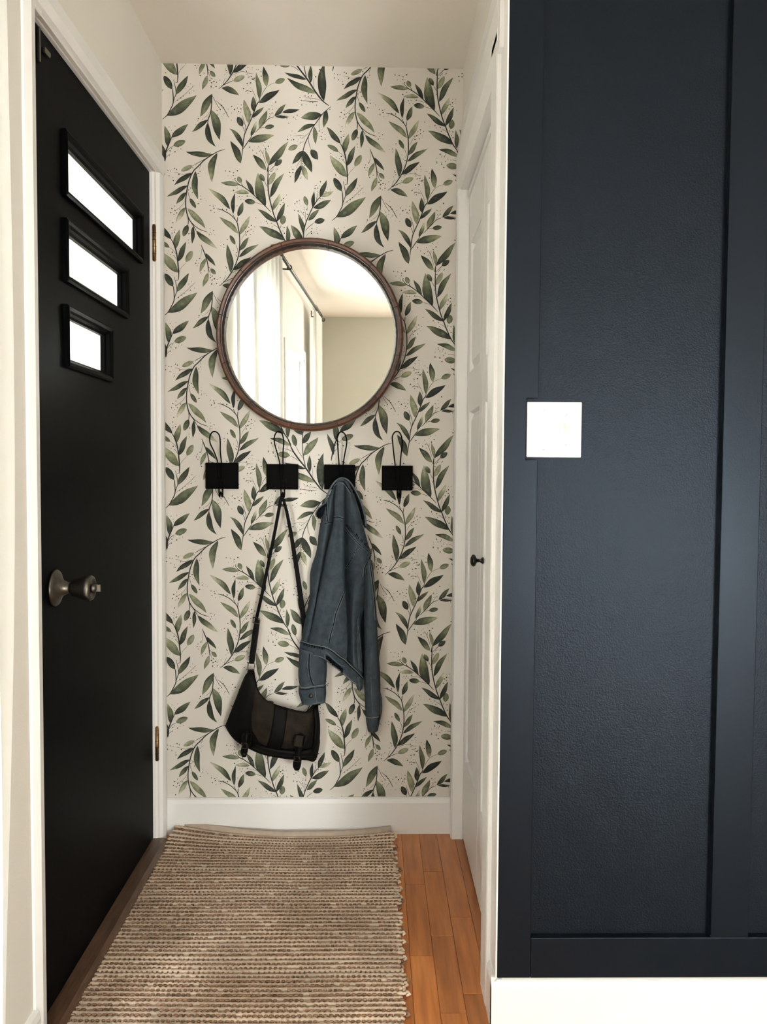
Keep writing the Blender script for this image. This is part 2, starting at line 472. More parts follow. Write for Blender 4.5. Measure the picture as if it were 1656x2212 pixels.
# ---- navy boards
ZBN = ony(1300, 2112, YN)[1]                  # lower edge of the boards
zr1 = ony(1300, 2026, YN)[1]                  # top of the bottom rail
sx0, sx1 = NX0, ony(1161, 1000, YN)[0]
nz0, nz1 = ony(1150, 993, YN)[1], ony(1150, 860, YN)[1]
nx = ony(1136, 930, YN)[0]
stile = prism('corner_stile', [(sx0, ZBN), (sx1, ZBN), (sx1, nz0), (nx, nz0), (nx, nz1), (sx1, nz1), (sx1, CEIL-.002), (sx0, CEIL-.002)], YN, NB+.0005, 'y', M['navyboard'], wn)
mb = stile.modifiers.new('bevel', 'BEVEL'); mb.width = .0012; mb.segments = 2
bx0, bx1 = ony(1560, 1000, YN)[0], ony(1643, 1000, YN)[0]
pitch = bx0 - sx0
box('bottom_rail', (sx1+.0006, YN, ZBN), (XFAR, NB+.0005, zr1), M['navyboard'], wn, .0012, 2)
for k in range(6):
    a = bx0 + k*(bx1-bx0+.39)
    if a+.08 < XFAR: box('batten', (a, YN, zr1+.0004), (a+(bx1-bx0), NB+.0005, CEIL-.002), M['navyboard'], wn, .0012, 2)

# ---- baseboards
def base_profile(h, t): return [(0, 0), (t, 0), (t, h-.016), (t*.72, h-.004), (t*.35, h), (0, h)]
bb = empty('baseboard_back', Bo, BACK_A); struct(bb)
prism('board', [(-y-0.0, z) for y, z in base_profile(ZB, .016)], PAPER_L, XR+.01, 'x', M['trim'], bb)
tb = .020
bn = prism('baseboard_accent', [(YN+.012-y, z) for y, z in base_profile(ZBN-.0012, tb)], XR-.018, XFAR, 'x', M['trim']); struct(bn)
br = prism('baseboard_right', [(XR+.004-y, z) for y, z in base_profile(ZBN-.0012, tb+.002)], YN-.004, 1.797, 'y', M['trim']); struct(br)
bl = prism('baseboard_left', [(XL+y, z) for y, z in base_profile(.105, .014)], YREAR, D_Y0-.045, 'y', M['trim']); struct(bl)

# ---- closet casing (near leg, far leg, header) and the corner block above
t1 = empty('trim_1'); struct(t1, 'white closet casing beside the navy wall')
CF = .249
prism('casing_leg', [(CF+.002, 1.801), (CF, 1.806), (CF, 1.886), (CF+.004, 1.894), (XR+.002, 1.894), (XR+.002, 1.801)], .0, 2.10, 'z', M['trim'], t1)
prism('casing_leg', [(CF+.004, CY1-.004), (CF, CY1+.004), (CF, BACK_D-.012), (XR+.0175, BACK_D-.012), (XR+.0175, CY1-.004)], .0, CZ1, 'z', M['trim'], t1)
prism('header', [(XR+.001, 2.30), (XR-.004, 2.25), (CF+.006, 2.19), (CF, 2.165), (CF, 2.085), (CF+.010, CZ1-.004), (XR+.02, CZ1-.004), (XR+.02, 2.30)], 1.802, BACK_D-.003, 'y', M['trim'], t1)
box('corner_block', (CF+.001, 1.772, 2.052), (XR+.003, 1.801, CEIL-.001), M['trim'], t1, .001)
box('corner_bead', (NX0-.004, YN-.0005, ZBN), (NX0-.0005, 1.80, CEIL-.001), M['trim'], t1, .0006)
box('track', (XR+.014, CY0+.004, CZ1-.028), (XR+.045, CY1-.006, CZ1-.009), M['trim'], t1)

# ---- front door casing
t2 = empty('trim_2'); struct(t2, 'white casing around the front door')
prism('casing_leg', [(XL-.001, D_Y0-.048), (XL+.004, D_Y0-.046), (XL+.013, D_Y0-.030), (XL+.010, D_Y0-.006), (XL-.012, D_Y0+.001), (XL-.012, D_Y0-.02)], 0, OZ1+.04, 'z', M['trim'], t2)
prism('casing_leg', [(XL-.010, D_Y1+.001), (XL+.010, D_Y1+.012), (XL+.014, D_Y1+.03), (XL+.010, D_Y1+.064), (XL-.001, D_Y1+.066), (XL-.012, D_Y1+.03)], 0, OZ1+.0, 'z', M['trim'], t2)
prism('casing_head', [(XL-.012, OZ1-.001), (XL+.010, OZ1+.008), (XL+.014, OZ1+.03), (XL+.010, OZ1+.064), (XL-.001, OZ1+.066), (XL-.012, OZ1+.03)], D_Y0-.048, D_Y1+.066, 'y', M['trim'], t2)
boxes('jamb', [((-.835, D_Y0-.025, 0), (XL-.0125, D_Y0-.002, OZ1)), ((-.835, D_Y1+.002, 0), (XL-.0105, D_Y1+.025, OZ1)), ((-.835, D_Y0-.002, OZ1-.001), (XL-.0125, D_Y1+.002, OZ1+.02))], M['trim'], t2)
box('strike_plate', (XL-.0125, D_Y0-.004, .97), (XL-.006, D_Y0+.0012, 1.03), M['plastic'], t2, .001)
sill = struct(prism('door_sill', [(-.84, 0), (-.640, 0), (-.642, .010), (-.655, .019), (-.84, .021)], D_Y0-.004, D_Y1+.004, 'y', M['sill']), 'dark oak sill under the black front door')

# ---- front door
door = empty('door_1'); struct(door, 'black front door with three stepped glass lights')
rects = []
for pts in (((131, 272), (134, 426), (303, 464), (303, 566)), ((137, 467), (140, 612), (272, 583), (270, 686)), ((134, 656), (137, 797), (237, 708), (236, 822))):
    q = [dq(*p) for p in pts]
    rects.append((.5*(q[0][0]+q[1][0]), .5*(q[2][0]+q[3][0]), .5*(q[1][1]+q[3][1]), .5*(q[0][1]+q[2][1])))
# same left side for all three lights
ly = sum(r[0] for r in rects)/3
rects = [(ly, r[1], r[2], r[3]) for r in rects]
MW = .024
bm = bmesh.new()
X0, X1 = DX-.044, DX
holes = [(r[0]+MW*.6, r[1]-MW*.6, r[2]+MW*.6, r[3]-MW*.6) for r in rects]
zs = sorted({D_Z0, D_Z1, *[h[2] for h in holes], *[h[3] for h in holes]})
for za, zb in zip(zs[:-1], zs[1:]):
    h = [q for q in holes if q[2] < (za+zb)/2 < q[3]]
    spans = [(D_Y0+.002, D_Y1-.002)] if not h else [(D_Y0+.002, h[0][0]), (h[0][1], D_Y1-.002)]
    for a, b in spans: add_box(bm, (X0, a, za), (X1, b, zb))
bmesh.ops.remove_doubles(bm, verts=bm.verts, dist=1e-6)
bm_obj('slab', bm, M['door'], door)
def ring_moulding(name, r, prof, mt, parent):
    """mitred rectangular moulding in the YZ plane; prof = (inset, x) pairs"""
    vs, fs = [], []
    n = len(prof)
    for i, x in prof:
        vs += [(x, r[0]+i, r[2]+i), (x, r[1]-i, r[2]+i), (x, r[1]-i, r[3]-i), (x, r[0]+i, r[3]-i)]
    for k in range(n):
        k2 = (k+1) % n
        for j in range(4):
            j2 = (j+1) % 4
            fs.append([k*4+j, k*4+j2, k2*4+j2, k2*4+j])
    bm = bmesh.new(); bv = [bm.verts.new(v) for v in vs]
    for f in fs: bm.faces.new([bv[i] for i in f])
    return bm_obj(name, bm, mt, parent)
for r in rects:
    fr = ring_moulding('light_moulding', r, [(0, DX-.001), (0, DX+.009), (.005, DX+.012), (.012, DX+.010), (.016, DX+.005), (MW*.8, DX-.002), (MW, DX-.006), (MW, DX-.016), (MW*.62, DX-.016), (MW*.62, DX-.001)], M['door'], door)
    box('glass_pane', (DX-.020, r[0]+MW*.62, r[2]+MW*.62), (DX-.016, r[1]-MW*.62, r[3]-MW*.62), M['frost'], fr)
# knob: rosette, neck, tapered knob, thumb turn
ky, kz = onx(117, 1270, DX)
kn = lathe('door_knob', [(0, .012), (.016, .012), (.020, .0125), (.022, .017), (.024, .0175), (.052, .0265), (.060, .0275), (.064, .0255), (.065, .021), (.062, .019), (.062, .0)], (DX+.018, ky, kz), (1, 0, 0), M['pewter'], door)
lathe('rosette', [(0, .039), (.004, .040), (.007, .038), (.010, .031), (.018, .018), (.030, .0125), (.034, .012)], (DX, ky, kz), (1, 0, 0), M['pewter'], kn)
lathe('thumb_turn', [(0, .009), (.004, .010), (.010, .008), (.012, .004)], (DX+.080, ky, kz), (1, 0, 0), M['pewter'], kn)
box('turn_tab', (DX+.088, ky-.002, kz-.008), (DX+.1, ky+.002, kz+.008), M['pewter'], kn, .001)
# hinges
for py0, py1, px in ((483, 557, 329), (1580, 1650, 334)):
    y0, z1 = onx(px, py0, XL-.004); _, z0 = onx(px, py1, XL-.004)
    hy = D_Y1+.004
    h = lathe('hinge', [(-.004, .002), (-.003, .005), (0, .0052), (.0, .0062), (z1-z0, .0062), (z1-z0, .0052), (z1-z0+.004, .0055), (z1-z0+.006, .002)], (XL-.006, hy, z0), (0, 0, 1), M['brass'], door, 14)
    for k in range(1, 5):
        zz = z0+(z1-z0)*k/5
        lathe('knuckle_gap', [(-.0006, .0066), (.0006, .0066)], (XL-.006, hy, zz), (0, 0, 1), M['jointdark'], h, 14)
# slide latch at the top of the latch stile
ltch = empty('door_latch', (0, 0, 0))
ltch.parent = door
y, z = onx(83, 62, DX+.004)
box('latch_rod', (DX+.001, y-.003, D_Z1-.075), (DX+.007, y+.004, D_Z1-.006), M['pewter'], ltch, .001)
box('latch_keeper', (XL-.012, D_Y0-.010, OZ1-.004), (XL+.004, D_Y0+.045, OZ1+.010), M['plastic'], ltch, .002)
box('latch_tab', (DX+.001, y+.022, D_Z1-.045), (DX+.010, y+.050, D_Z1-.034), M['pewter'], ltch, .002)

# ---- closet bifold leaves
cl = empty('door_2'); struct(cl, 'white panelled bifold closet doors with a black knob')
XD = XR+.018
def leaf_door(y0, y1, name='door_leaf'):
    L = empty(name); L.parent = cl
    zt = CZ1-.030
    sw = .060
    rails = [(0.012, .27), (1.36, 1.48), (1.87, zt)]
    bm = bmesh.new()
    add_box(bm, (XD, y0, .012), (XD+.03, y0+sw, zt), .001); add_box(bm, (XD, y1-sw, .012), (XD+.03, y1, zt), .001)
    for a, b in rails: add_box(bm, (XD+.0002, y0+sw-.001, a), (XD+.0298, y1-sw+.001, b))
    bm_obj('stile_and_rail', bm, M['trim'], L)
    for (a, b) in ((.27, 1.36), (1.48, 1.87)):
        o, i2 = 0.0, .030
        ya, yb = y0+sw, y1-sw
        vs = []
        for ins, x in ((0, XD+.002), (.006, XD+.013), (.010, XD+.013), (.030, XD+.003)):
            vs += [(x, ya+ins, a+ins), (x, yb-ins, a+ins), (x, yb-ins, b-ins), (x, ya+ins, b-ins)]
        fs = []
        for k in range(3):
            for j in range(4):
                j2 = (j+1) % 4; fs.append([k*4+j, (k+1)*4+j, (k+1)*4+j2, k*4+j2])
        fs.append([12, 15, 14, 13])
        mesh_obj('raised_panel', vs, fs, M['trim'], L)
    return L
la = leaf_door(2.272, CY1-.0045)
lb = leaf_door(CY0+.006, 2.268)
ky2, kz2 = onx(1034, 1211, XD-.012)
lathe('closet_knob', [(0, .0085), (.002, .0095), (.004, .008), (.009, .0045), (.016, .0045), (.019, .008), (.022, .0145), (.026, .0165), (.030, .015), (.034, .008), (.0345, 0.0)], (XD, ky2, kz2), (-1, 0, 0), M['blackgloss'], lb, 24)

# ================================================================== botanical print on the end wall (flat ink shapes)
# one repeat of the pattern; each sprig is written in the zoomed frame it was measured in: (x0, y0, scale)
CR1 = (340, 300, 8.28); CR2 = (420, 190, 8.28); CR3 = (590, 130, 7.9); CR4 = (695, 260, 9.219)
CR5 = (800, 190, 8.85); CR6 = (830, 140, 9.2); CR7 = (570, 360, 8.28); CR8 = (570, 920, 8.28); CR9 = (340, 530, 5.145); CRA = (340, 130, 4.87)
# leaves: base x,y, tip x,y, width, bend, shade at base, shade at tip (0 dark .. 1 pale), 'o' = oval
LEAVES = [
(CR1, [(980,275,505,228,98,-.06,.42,.08),(1070,250,975,785,128,.10,.15,.72),(630,478,420,575,85,0,.68,.7,'o'),(620,610,300,830,92,.03,.04,.2),
 (680,575,725,1085,112,.06,.22,.4),(545,835,165,1035,86,0,.06,.5),(515,955,335,1170,82,.03,.12,.5),(575,1060,688,1237,72,0,.3,.35,'o'),
 (505,1225,330,1510,90,.04,.55,.98),(530,1240,860,1605,108,-.03,.7,.55),(545,1535,460,1745,102,0,.06,.5,'o'),(640,1560,620,1880,72,0,.03,.22),(690,1640,1070,1960,102,.04,.12,.92)]),
(CR5, [(550,490,135,85,110,.05,.1,.92),(605,580,640,175,78,-.04,.02,.12),(695,630,800,350,98,0,.06,.55),(700,960,340,635,104,.04,.65,.55),(725,980,925,615,98,0,.55,.88),
 (640,1170,540,985,76,0,.45,.3,'o'),(715,1290,900,1025,92,0,.32,.42),(700,1410,1090,1160,94,-.02,.06,.62),(590,1660,940,1410,108,0,.03,.08),
 (545,1710,480,1155,122,.04,.2,.4),(600,1815,820,1720,105,0,.66,.78,'o'),(380,1945,710,2085,112,-.09,.12,.5)]),
(CR4, [(370,465,95,130,112,0,.03,.4),(455,650,535,265,122,-.04,.3,.75),(335,630,105,490,88,.03,.45,.5,'o'),(500,910,660,510,112,0,.06,.38),(655,920,785,690,118,0,.62,.62,'o'),
 (500,1130,160,690,172,-.03,.45,.82),(395,1410,235,1145,128,.0,.22,.1,'o'),(470,1515,710,1140,122,0,.42,.1),(285,1930,875,1525,192,.03,.22,.55),
 (1040,740,1240,1000,78,0,.08,.25),(1045,840,920,1125,84,0,.55,.65),(1140,1050,1240,1165,82,0,.5,.55,'o'),(1095,1130,985,1420,92,0,.66,.58)]),
(CR9, [(125,1085,90,855,68,.05,.12,.65),(165,985,350,838,72,0,.06,.5),(185,1075,320,1020,68,0,.5,.52,'o')]),
(CR8, [(1245,525,1125,135,82,.04,.08,.32),(815,830,812,525,78,0,.04,.3),(1050,1140,1065,480,150,-.08,.02,.25),(745,770,355,655,72,-.02,.02,.18),
 (700,535,975,200,126,0,.5,.6),(690,315,840,100,102,0,.04,.3),(570,370,515,150,90,0,.3,.38,'o'),(465,530,245,500,112,0,.5,.62,'o')]),
(CR3, [(740,570,230,300,112,-.04,.66,.04),(825,925,465,985,142,0,.03,.62),(910,845,860,1155,94,0,.03,.45),(715,1095,410,1230,78,.05,.04,.5),(700,1135,725,1435,78,0,.45,.5),
 (420,1455,255,1530,92,0,.55,.62,'o'),(640,1525,765,1700,118,0,.12,.18),(505,1545,325,1775,94,0,.08,.2),(505,1540,660,1920,132,0,.03,.25),(475,1790,360,2100,88,0,.06,.14),(485,1790,590,2050,88,0,.55,.85)]),
(CR2, [(315,105,100,520,134,0,.22,.58),(300,390,450,935,154,-.03,.62,.0),(239,566,-44,787,88,0,.04,.42),(240,610,385,1055,108,.15,.02,.18),
 (830,1350,640,945,124,.03,.36,.03),(855,1060,620,725,88,.12,.06,.55),(860,690,770,515,106,0,.08,.22,'o'),(965,635,880,205,118,.03,.68,.72),(1055,420,1050,145,92,0,.04,.35),
 (1030,535,1240,340,72,0,.06,.42),(1150,270,1520,35,124,0,.03,.05),(1165,209,1102,-276,96,.02,.35,.55),(1292,-21,1234,-386,106,0,.72,.03),(1437,-89,1616,-157,96,0,.58,.58,'o'),
 (1010,870,1110,590,72,0,.06,.97),(965,965,1425,850,142,-.03,.15,.75),(1155,715,1300,400,108,0,.6,.45),(1250,710,1425,680,82,0,.26,.3,'o'),(1430,510,1630,290,84,0,.1,.5),
 (1446,515,1684,523,52,0,.04,.04),(1565,438,1880,387,76,0,.08,.06),
 (1285,1470,1045,1190,112,0,.62,.02),(1330,1380,1270,1100,68,0,.6,.62),(1325,1390,1680,960,122,0,.06,.62),(1430,1390,1565,1285,92,0,.1,.28,'o')]),
(CR6, [(475,480,115,435,98,0,.62,.45),(515,450,455,315,92,0,.6,.55,'o'),(775,690,610,375,88,0,.03,.28),(680,650,375,630,88,.05,.68,.82),(1000,900,850,240,195,-.07,.05,.72),
 (800,835,580,800,108,0,.55,.1,'o'),(975,415,890,260,88,0,.15,.55,'o'),(1060,485,1190,230,104,0,.72,.72,'o'),(1085,740,1365,250,118,-.04,.02,.6),(1130,1000,1300,640,98,0,.45,.99),
 (1215,1230,835,965,102,0,.06,.4),(1215,1220,1380,845,98,0,.02,.38),(1320,1280,1350,1090,118,0,.48,.5,'o'),(1360,1590,860,1310,152,.03,.03,.55),(1435,1670,1415,1295,88,.02,.26,.45),(1480,1830,1075,1680,104,.05,.7,.1)]),
(CR7, [(705,1210,610,835,78,.05,.02,.4),(900,995,1085,950,102,0,.1,.18,'o'),(790,965,985,765,88,0,.26,.48),(870,740,895,440,68,0,.02,.08),(880,740,1200,590,112,.05,.02,.4),
 (1000,550,1120,240,88,0,.02,.24),(1020,540,1245,440,78,0,.7,.85),(775,700,720,525,78,0,.52,.52,'o'),(690,1340,478,1045,132,0,.1,.55)]),
]
# stems: width, points
STEMS = [
(CR1, [(13,[(1205,190),(1110,215),(1020,260),(850,370),(720,500),(640,580),(575,720),(540,850),(515,1000),(505,1120),(510,1240),(540,1380),(580,1460),(640,1550),(690,1640)]),
 (9,[(540,1380),(552,1470),(545,1540)]),(8,[(570,1450),(650,1540),(760,1620),(900,1670)]),(6,[(850,360),(740,420),(640,480)]),(4,[(800,400),(770,470),(750,540)]),
 (4,[(620,590),(460,635),(330,600),(290,595)]),(5,[(540,930),(560,1010),(580,1060)]),(4,[(490,1110),(440,1190),(370,1250),(310,1285)])]),
(CR5, [(13,[(330,1962),(400,1900),(480,1820),(545,1730),(600,1640),(650,1530),(690,1410),(715,1280),(725,1130),(720,990),(705,880),(680,750),(640,680),(600,590)]),
 (9,[(680,740),(690,640)]),(10,[(660,710),(560,600),(480,545),(390,500),(300,480)]),(5,[(690,1330),(675,1240),(650,1170)]),(4,[(750,1090),(820,970),(930,885)]),
 (7,[(400,1900),(500,1850),(600,1805)]),(4,[(400,1900),(430,1810),(460,1750)]),(4,[(560,1720),(680,1660),(780,1635),(900,1665),(980,1675)])]),
(CR4, [(12,[(200,2000),(290,1920),(360,1800),(410,1690),(415,1560),(405,1440),(395,1390)]),(9,[(410,1690),(440,1580),(470,1500),(460,1380),(425,1230)]),
 (17,[(500,1280),(510,1150),(500,1000),(490,880),(475,760),(450,650),(410,540),(365,460)]),(5,[(470,770),(410,690),(335,630)]),(5,[(480,880),(440,820),(395,775)]),
 (4,[(515,1120),(560,1030),(655,930)]),(4,[(420,1680),(510,1610),(640,1510),(760,1400),(840,1320)]),(3,[(385,450),(380,340)]),
 (13,[(955,570),(1000,680),(1045,800),(1080,930),(1095,1040),(1095,1130)]),(4,[(970,640),(960,760),(935,870)]),(6,[(1095,1010),(1140,1055)]),(5,[(1105,1060),(1130,1140),(1155,1215)])]),
(CR9, [(9,[(70,1310),(85,1230),(100,1150),(130,1070),(170,980)]),(4,[(100,1160),(140,1105),(185,1080)]),(3,[(100,1210),(130,1180),(150,1165)])]),
(CR8, [(17,[(430,250),(520,450),(640,620),(720,720),(800,830),(900,980),(1020,1130),(1130,1215)]),(9,[(740,760),(735,700),(705,570),(685,350),(690,180),(690,0)]),(5,[(690,570),(620,460),(570,370)]),
 (5,[(640,640),(560,500),(450,430),(350,405)]),(5,[(620,630),(540,570),(465,540)]),(4,[(870,920),(870,770)]),(4,[(1020,1140),(900,1100),(720,1085)]),(6,[(950,1150),(820,1150),(650,1130)])]),
(CR3, [(10,[(985,795),(920,845),(830,930),(760,1030),(700,1110),(650,1190),(600,1300),(540,1430),(510,1540),(480,1650),(475,1790)]),(4,[(800,980),(780,1080),(790,1190)]),(5,[(600,1300),(605,1400),(640,1520)]),
 (4,[(610,1240),(540,1300),(470,1345)]),(3,[(545,1290),(440,1285),(340,1300)]),(4,[(480,1680),(430,1760),(395,1820)]),(3,[(540,1370),(420,1450)])]),
(CR2, [(12,[(310,110),(305,300),(285,450),(245,560),(235,640)]),(5,[(320,140),(400,300),(460,380)]),(7,[(390,230),(510,350),(570,450),(605,515)]),(4,[(270,430),(230,490),(170,540)]),
 (12,[(835,1300),(860,1100),(885,880),(920,770),(1000,590),(1060,440),(1110,300),(1155,240),(1165,190)]),(10,[(870,1090),(950,970),(1030,860)]),(5,[(1190,150),(1240,50),(1300,-30)]),
 (4,[(1300,-25),(1360,-60),(1437,-89)]),(6,[(895,800),(885,740),(860,690)]),(6,[(915,770),(910,680),(850,490)]),(8,[(1085,800),(1160,720),(1240,640),(1320,555),(1420,515)]),
 (5,[(1160,720),(1250,705)]),(4,[(1105,250),(1090,160),(1020,10)]),(3,[(1320,550),(1390,430)]),(4,[(1430,500),(1560,450)]),(3,[(1440,490),(1600,490),(1700,520)]),(4,[(1055,75),(990,55),(925,50)]),
 (12,[(1300,1500),(1320,1385)]),(5,[(1345,1480),(1430,1390)]),(5,[(1290,1400),(1225,1190),(1170,1100)]),(4,[(1225,1190),(1232,1110)])]),
(CR6, [(15,[(1500,1820),(1440,1700),(1360,1580),(1270,1380),(1215,1230),(1150,1060),(1080,780),(1050,570),(1045,400),(1050,230),(1058,60)]),
 (12,[(1100,1030),(1010,930),(930,850),(780,700),(680,610),(560,520),(470,470),(380,370)]),(7,[(550,510),(515,450)]),(5,[(940,880),(800,835)]),(4,[(850,780),(740,730),(600,715)]),(6,[(1030,520),(980,420)]),
 (5,[(1270,1370),(1200,1310),(1140,1280)]),(6,[(1280,1350),(1300,1290)]),(6,[(1060,220),(1190,95)]),(3,[(1195,1100),(1200,1020),(1240,900)])]),
(CR7, [(12,[(710,1300),(715,1150),(750,1000),(800,880),(850,770),(900,680),(960,590),(1020,530)]),(6,[(740,1150),(800,1080),(900,1000)]),(4,[(750,1000),(740,900),(740,800)]),(4,[(740,910),(690,840),(640,780)]),
 (5,[(930,630),(960,470)]),(4,[(750,1250),(790,1200),(850,1165)]),(3,[(775,770),(770,700)])]),
]
DOTS = [
(CR1, [(125,555),(187,570),(232,576),(128,630),(207,662),(278,695),(342,548),(383,640),(357,700),(305,528),(283,745),(630,516),(585,565),(762,582),(728,618),(748,675),(775,1022),(840,1070),(778,1080),(870,1105),(730,1160),(565,860),(595,880),(555,915),(627,960),(312,1203),(258,1248),(315,1282),(237,1322),(343,1325),(295,1352),(400,1258),(937,1608),(1003,1640),(927,1715),(965,1705),(1022,1715),(945,1672),(560,1695),(550,1810),(555,1860),(65,1190)]),
(CR5, [(165,413),(228,428),(268,413),(182,510),(250,550),(337,535),(405,490),(478,500),(240,470),(680,425),(1035,657),(1130,740),(950,802),(900,840),(1010,832),(928,885),(955,875),(835,925),(880,915),(988,918),(930,975),(850,985),(420,1168),(360,1183),(425,1228),(487,1070),(600,1280),(665,1322),(637,1365),(660,1388),(455,1590),(470,1615),(485,1660),(443,1700),(640,1720),(588,1775),(955,1500),(965,1560),(958,1595),(1040,1600),(882,1558),(850,1630),(850,1690),(905,1668),(902,1735),(950,1725),(940,1775),(1125,1640),(1130,1725),(985,1778),(1008,1812),(928,1850),(868,1860),(868,1900),(800,1950),(845,2000),(920,1945),(880,2040),(350,1797)]),
(CR4, [(340,90),(402,130),(378,225),(327,255),(390,290),(442,275),(383,340),(435,320),(235,625),(178,655),(305,690),(293,740),(385,720),(345,765),(425,780),(375,1130),(273,1088),(372,1045),(465,1190),(385,1185),(430,1225),(475,1280),(755,1305),(708,1358),(793,1355),(765,1395),(730,1405),(822,1440),(737,1482),(678,1490),(645,1395),(565,1580),(615,1545),(500,1625),(718,350),(708,475),(713,535),(868,888),(850,943),(905,945),(878,993),(922,848),(960,855),(1020,1093),(950,1138),(1175,1200),(1135,1235),(1232,1220),(1215,1255),(1268,1272),(1170,1280),(1160,1345),(1257,1352),(1203,1383),(1330,1228),(1160,1362)]),
(CR9, [(140,870),(165,905),(172,935),(205,860),(240,1085),(175,1158),(145,1180),(205,1140),(150,1130),(168,1105),(270,1108),(235,1120)]),
(CR8, [(135,315),(160,362),(80,380),(222,325),(262,395),(78,462),(203,540),(165,485),(232,437),(712,382),(770,318),(880,622),(935,665),(880,690),(905,725),(980,520),(975,600),(860,765),(780,1015),(718,1055),(775,1065),(832,1052),(628,1082),(728,1110),(812,1110),(905,1110),(652,1132),(805,1165),(853,1165),(660,1210),(740,1205),(918,1210),(583,1165)]),
(CR6, [(210,203),(293,213),(443,200),(370,240),(365,295),(408,295),(255,300),(322,325),(398,357),(353,380),(437,548),(365,592),(450,655),(475,715),(530,713),(505,768),(567,770),(632,703),(450,745),(1030,590),(1155,173),(1230,170),(1110,215),(1078,275),(1410,690),(1350,757),(1422,768),(1305,790),(1345,830),(1285,880),(1435,905),(1353,690),(898,1230),(800,1140),(1005,1210),(1030,1255),(1110,1250),(1060,1305),(1128,1325),(1105,1200),(1330,1405),(1362,1450),(1360,1335),(1105,1760),(1135,1815),(1190,1825),(1245,1850),(1185,1860),(1320,1895),(1210,1920),(1043,1835),(1040,1930),(1135,1955),(1203,1775)]),
(CR7, [(632,600),(553,663),(637,670),(657,710),(580,720),(545,783),(610,795),(723,735),(765,765),(715,772),(770,780),(710,825),(775,855),(690,920),(590,628),(953,308),(990,345),(912,392),(960,385),(955,440),(970,460),(1008,270),(930,340),(1133,372),(1190,412),(1135,405),(1108,447),(1005,575),(1047,577),(992,607),(855,1107),(945,1090),(935,1125),(1005,1140),(845,1160),(895,1178),(850,1195),(952,1195)]),
(CR3, [(320,1210),(375,1253),(300,1280),(247,1300),(307,1362),(347,1355),(245,1355),(463,1315),(500,1328),(410,1388),(430,1360),(470,1400),(530,1345),(758,1250),(818,1190),(787,1208),(835,1240),(825,1305),(885,1350),(830,1350),(800,1310),(883,1272),(963,842),(310,1820),(370,1825),(395,1830),(280,1915),(335,1920),(335,1865),(290,1990),(500,1730),(500,1768),(533,1800),(490,1940),(460,2015),(530,2025),(480,1995)]),
(CR2, [(475,215),(490,310),(460,385),(515,355),(405,408),(455,450),(490,510),(530,460),(515,485),(415,480),(600,378),(665,335),(712,385),(663,448),(603,515),(575,570),(655,577),(770,293),(835,305),(765,362),(830,375),(790,422),(822,440),(768,465),(565,435),(70,550),(58,588),(140,560),(20,650),(1000,425),(1010,478),(1385,318),(1333,380),(1360,400),(1395,385),(1470,365),(1450,253),(1343,462),(1337,505),(1400,450),(880,20),(950,45),(953,95),(1000,65),(910,65),(985,1060),(1040,1115),(1110,1165),(1165,1130),(1120,1083),(1147,1055),(1175,1200),(1258,980),(1232,1027),(1248,1050),(1270,1090),(1345,970),(1320,1045),(1388,1470),(1460,1470)]),
(CRA, [(943,245),(975,240),(955,180),(985,175),(1000,200),(1020,190),(905,300),(935,320),(1060,100),(1085,120),(1090,170),(945,145),(1360,615),(1380,665),(1430,600),(1455,620),(1470,580)]),
]
PH, PV = .5526*S, .6356*S
RAMP = [(0, lin(17, 21, 17)), (.25, lin(60, 66, 48)), (.5, lin(104, 108, 79)), (.75, lin(152, 151, 117)), (1, lin(205, 197, 170))]
GROUND = lin(226, 216, 200)
def ink(s):
    s = max(0, min(1, s))
    for (a, ca), (b, cb) in zip(RAMP[:-1], RAMP[1:]):
        if s <= b:
            f = (s-a)/(b-a)
            c = [ca[i]*(1-f)+cb[i]*f for i in range(3)]
            return [c[i]/GROUND[i]*(.69, .645, .590)[i] for i in range(3)]
PV_, PF_, PC_ = [], [], []
rl = random.Random(5)
def put(grid, cols_, closed=False): pass
def emit(poly_pts, faces, cols):
    o = len(PV_); PV_.extend(poly_pts); PF_.extend([[i+o for i in f] for f in faces]); PC_.extend(cols)
def cpt(fr, x, y):
    return bk(fr[0]+x/fr[2], fr[1]+y/fr[2])
order = 0
def leaf_shape(fr, L):
    global order
    bx, by, tx, ty, w, bend, sb, st = L[:8]; oval = len(L) > 8
    dx, dy = tx-bx, ty-by; Ln = math.hypot(dx, dy); nx_, ny_ = -dy/Ln, dx/Ln
    N = 11; pts, cols, fs = [], [], []
    order += 1; lay = -.00025 - .00001*(order % 12)
    sj = rl.uniform(-.12, .12); ph = rl.uniform(0, 6)
    for i in range(N):
        t = i/(N-1)
        if oval: hw = w/2*max(0, math.sin(PI*min(1, t*1.0)))**.62*(1 if t > .2 else (t/.2)**.25)
        else: hw = w/2*math.sin(PI*t**.86)**.95
        off = bend*Ln*4*t*(1-t)
        if not oval: off += .018*Ln*math.sin(2*PI*t+ph)*math.sin(PI*t)
        f = t*t*(3-2*t)
        for s in (-1, -.5, 0, .5, 1):
            x = bx+dx*t+nx_*(off+s*hw); y = by+dy*t+ny_*(off+s*hw)
            u, v = cpt(fr, x, y); pts.append((u, lay, v))
            sh = sb*(1-f)+st*f + sj*s + (.05 if s == 0 else 0) - (.10 if abs(s) == 1 else 0)
            cols.append(ink(sh)+[max(0, 1-abs(s))])
    for i in range(N-1):
        for k in range(4):
            fs.append([i*5+k, (i+1)*5+k, (i+1)*5+k+1, i*5+k+1])
    return pts, fs, cols
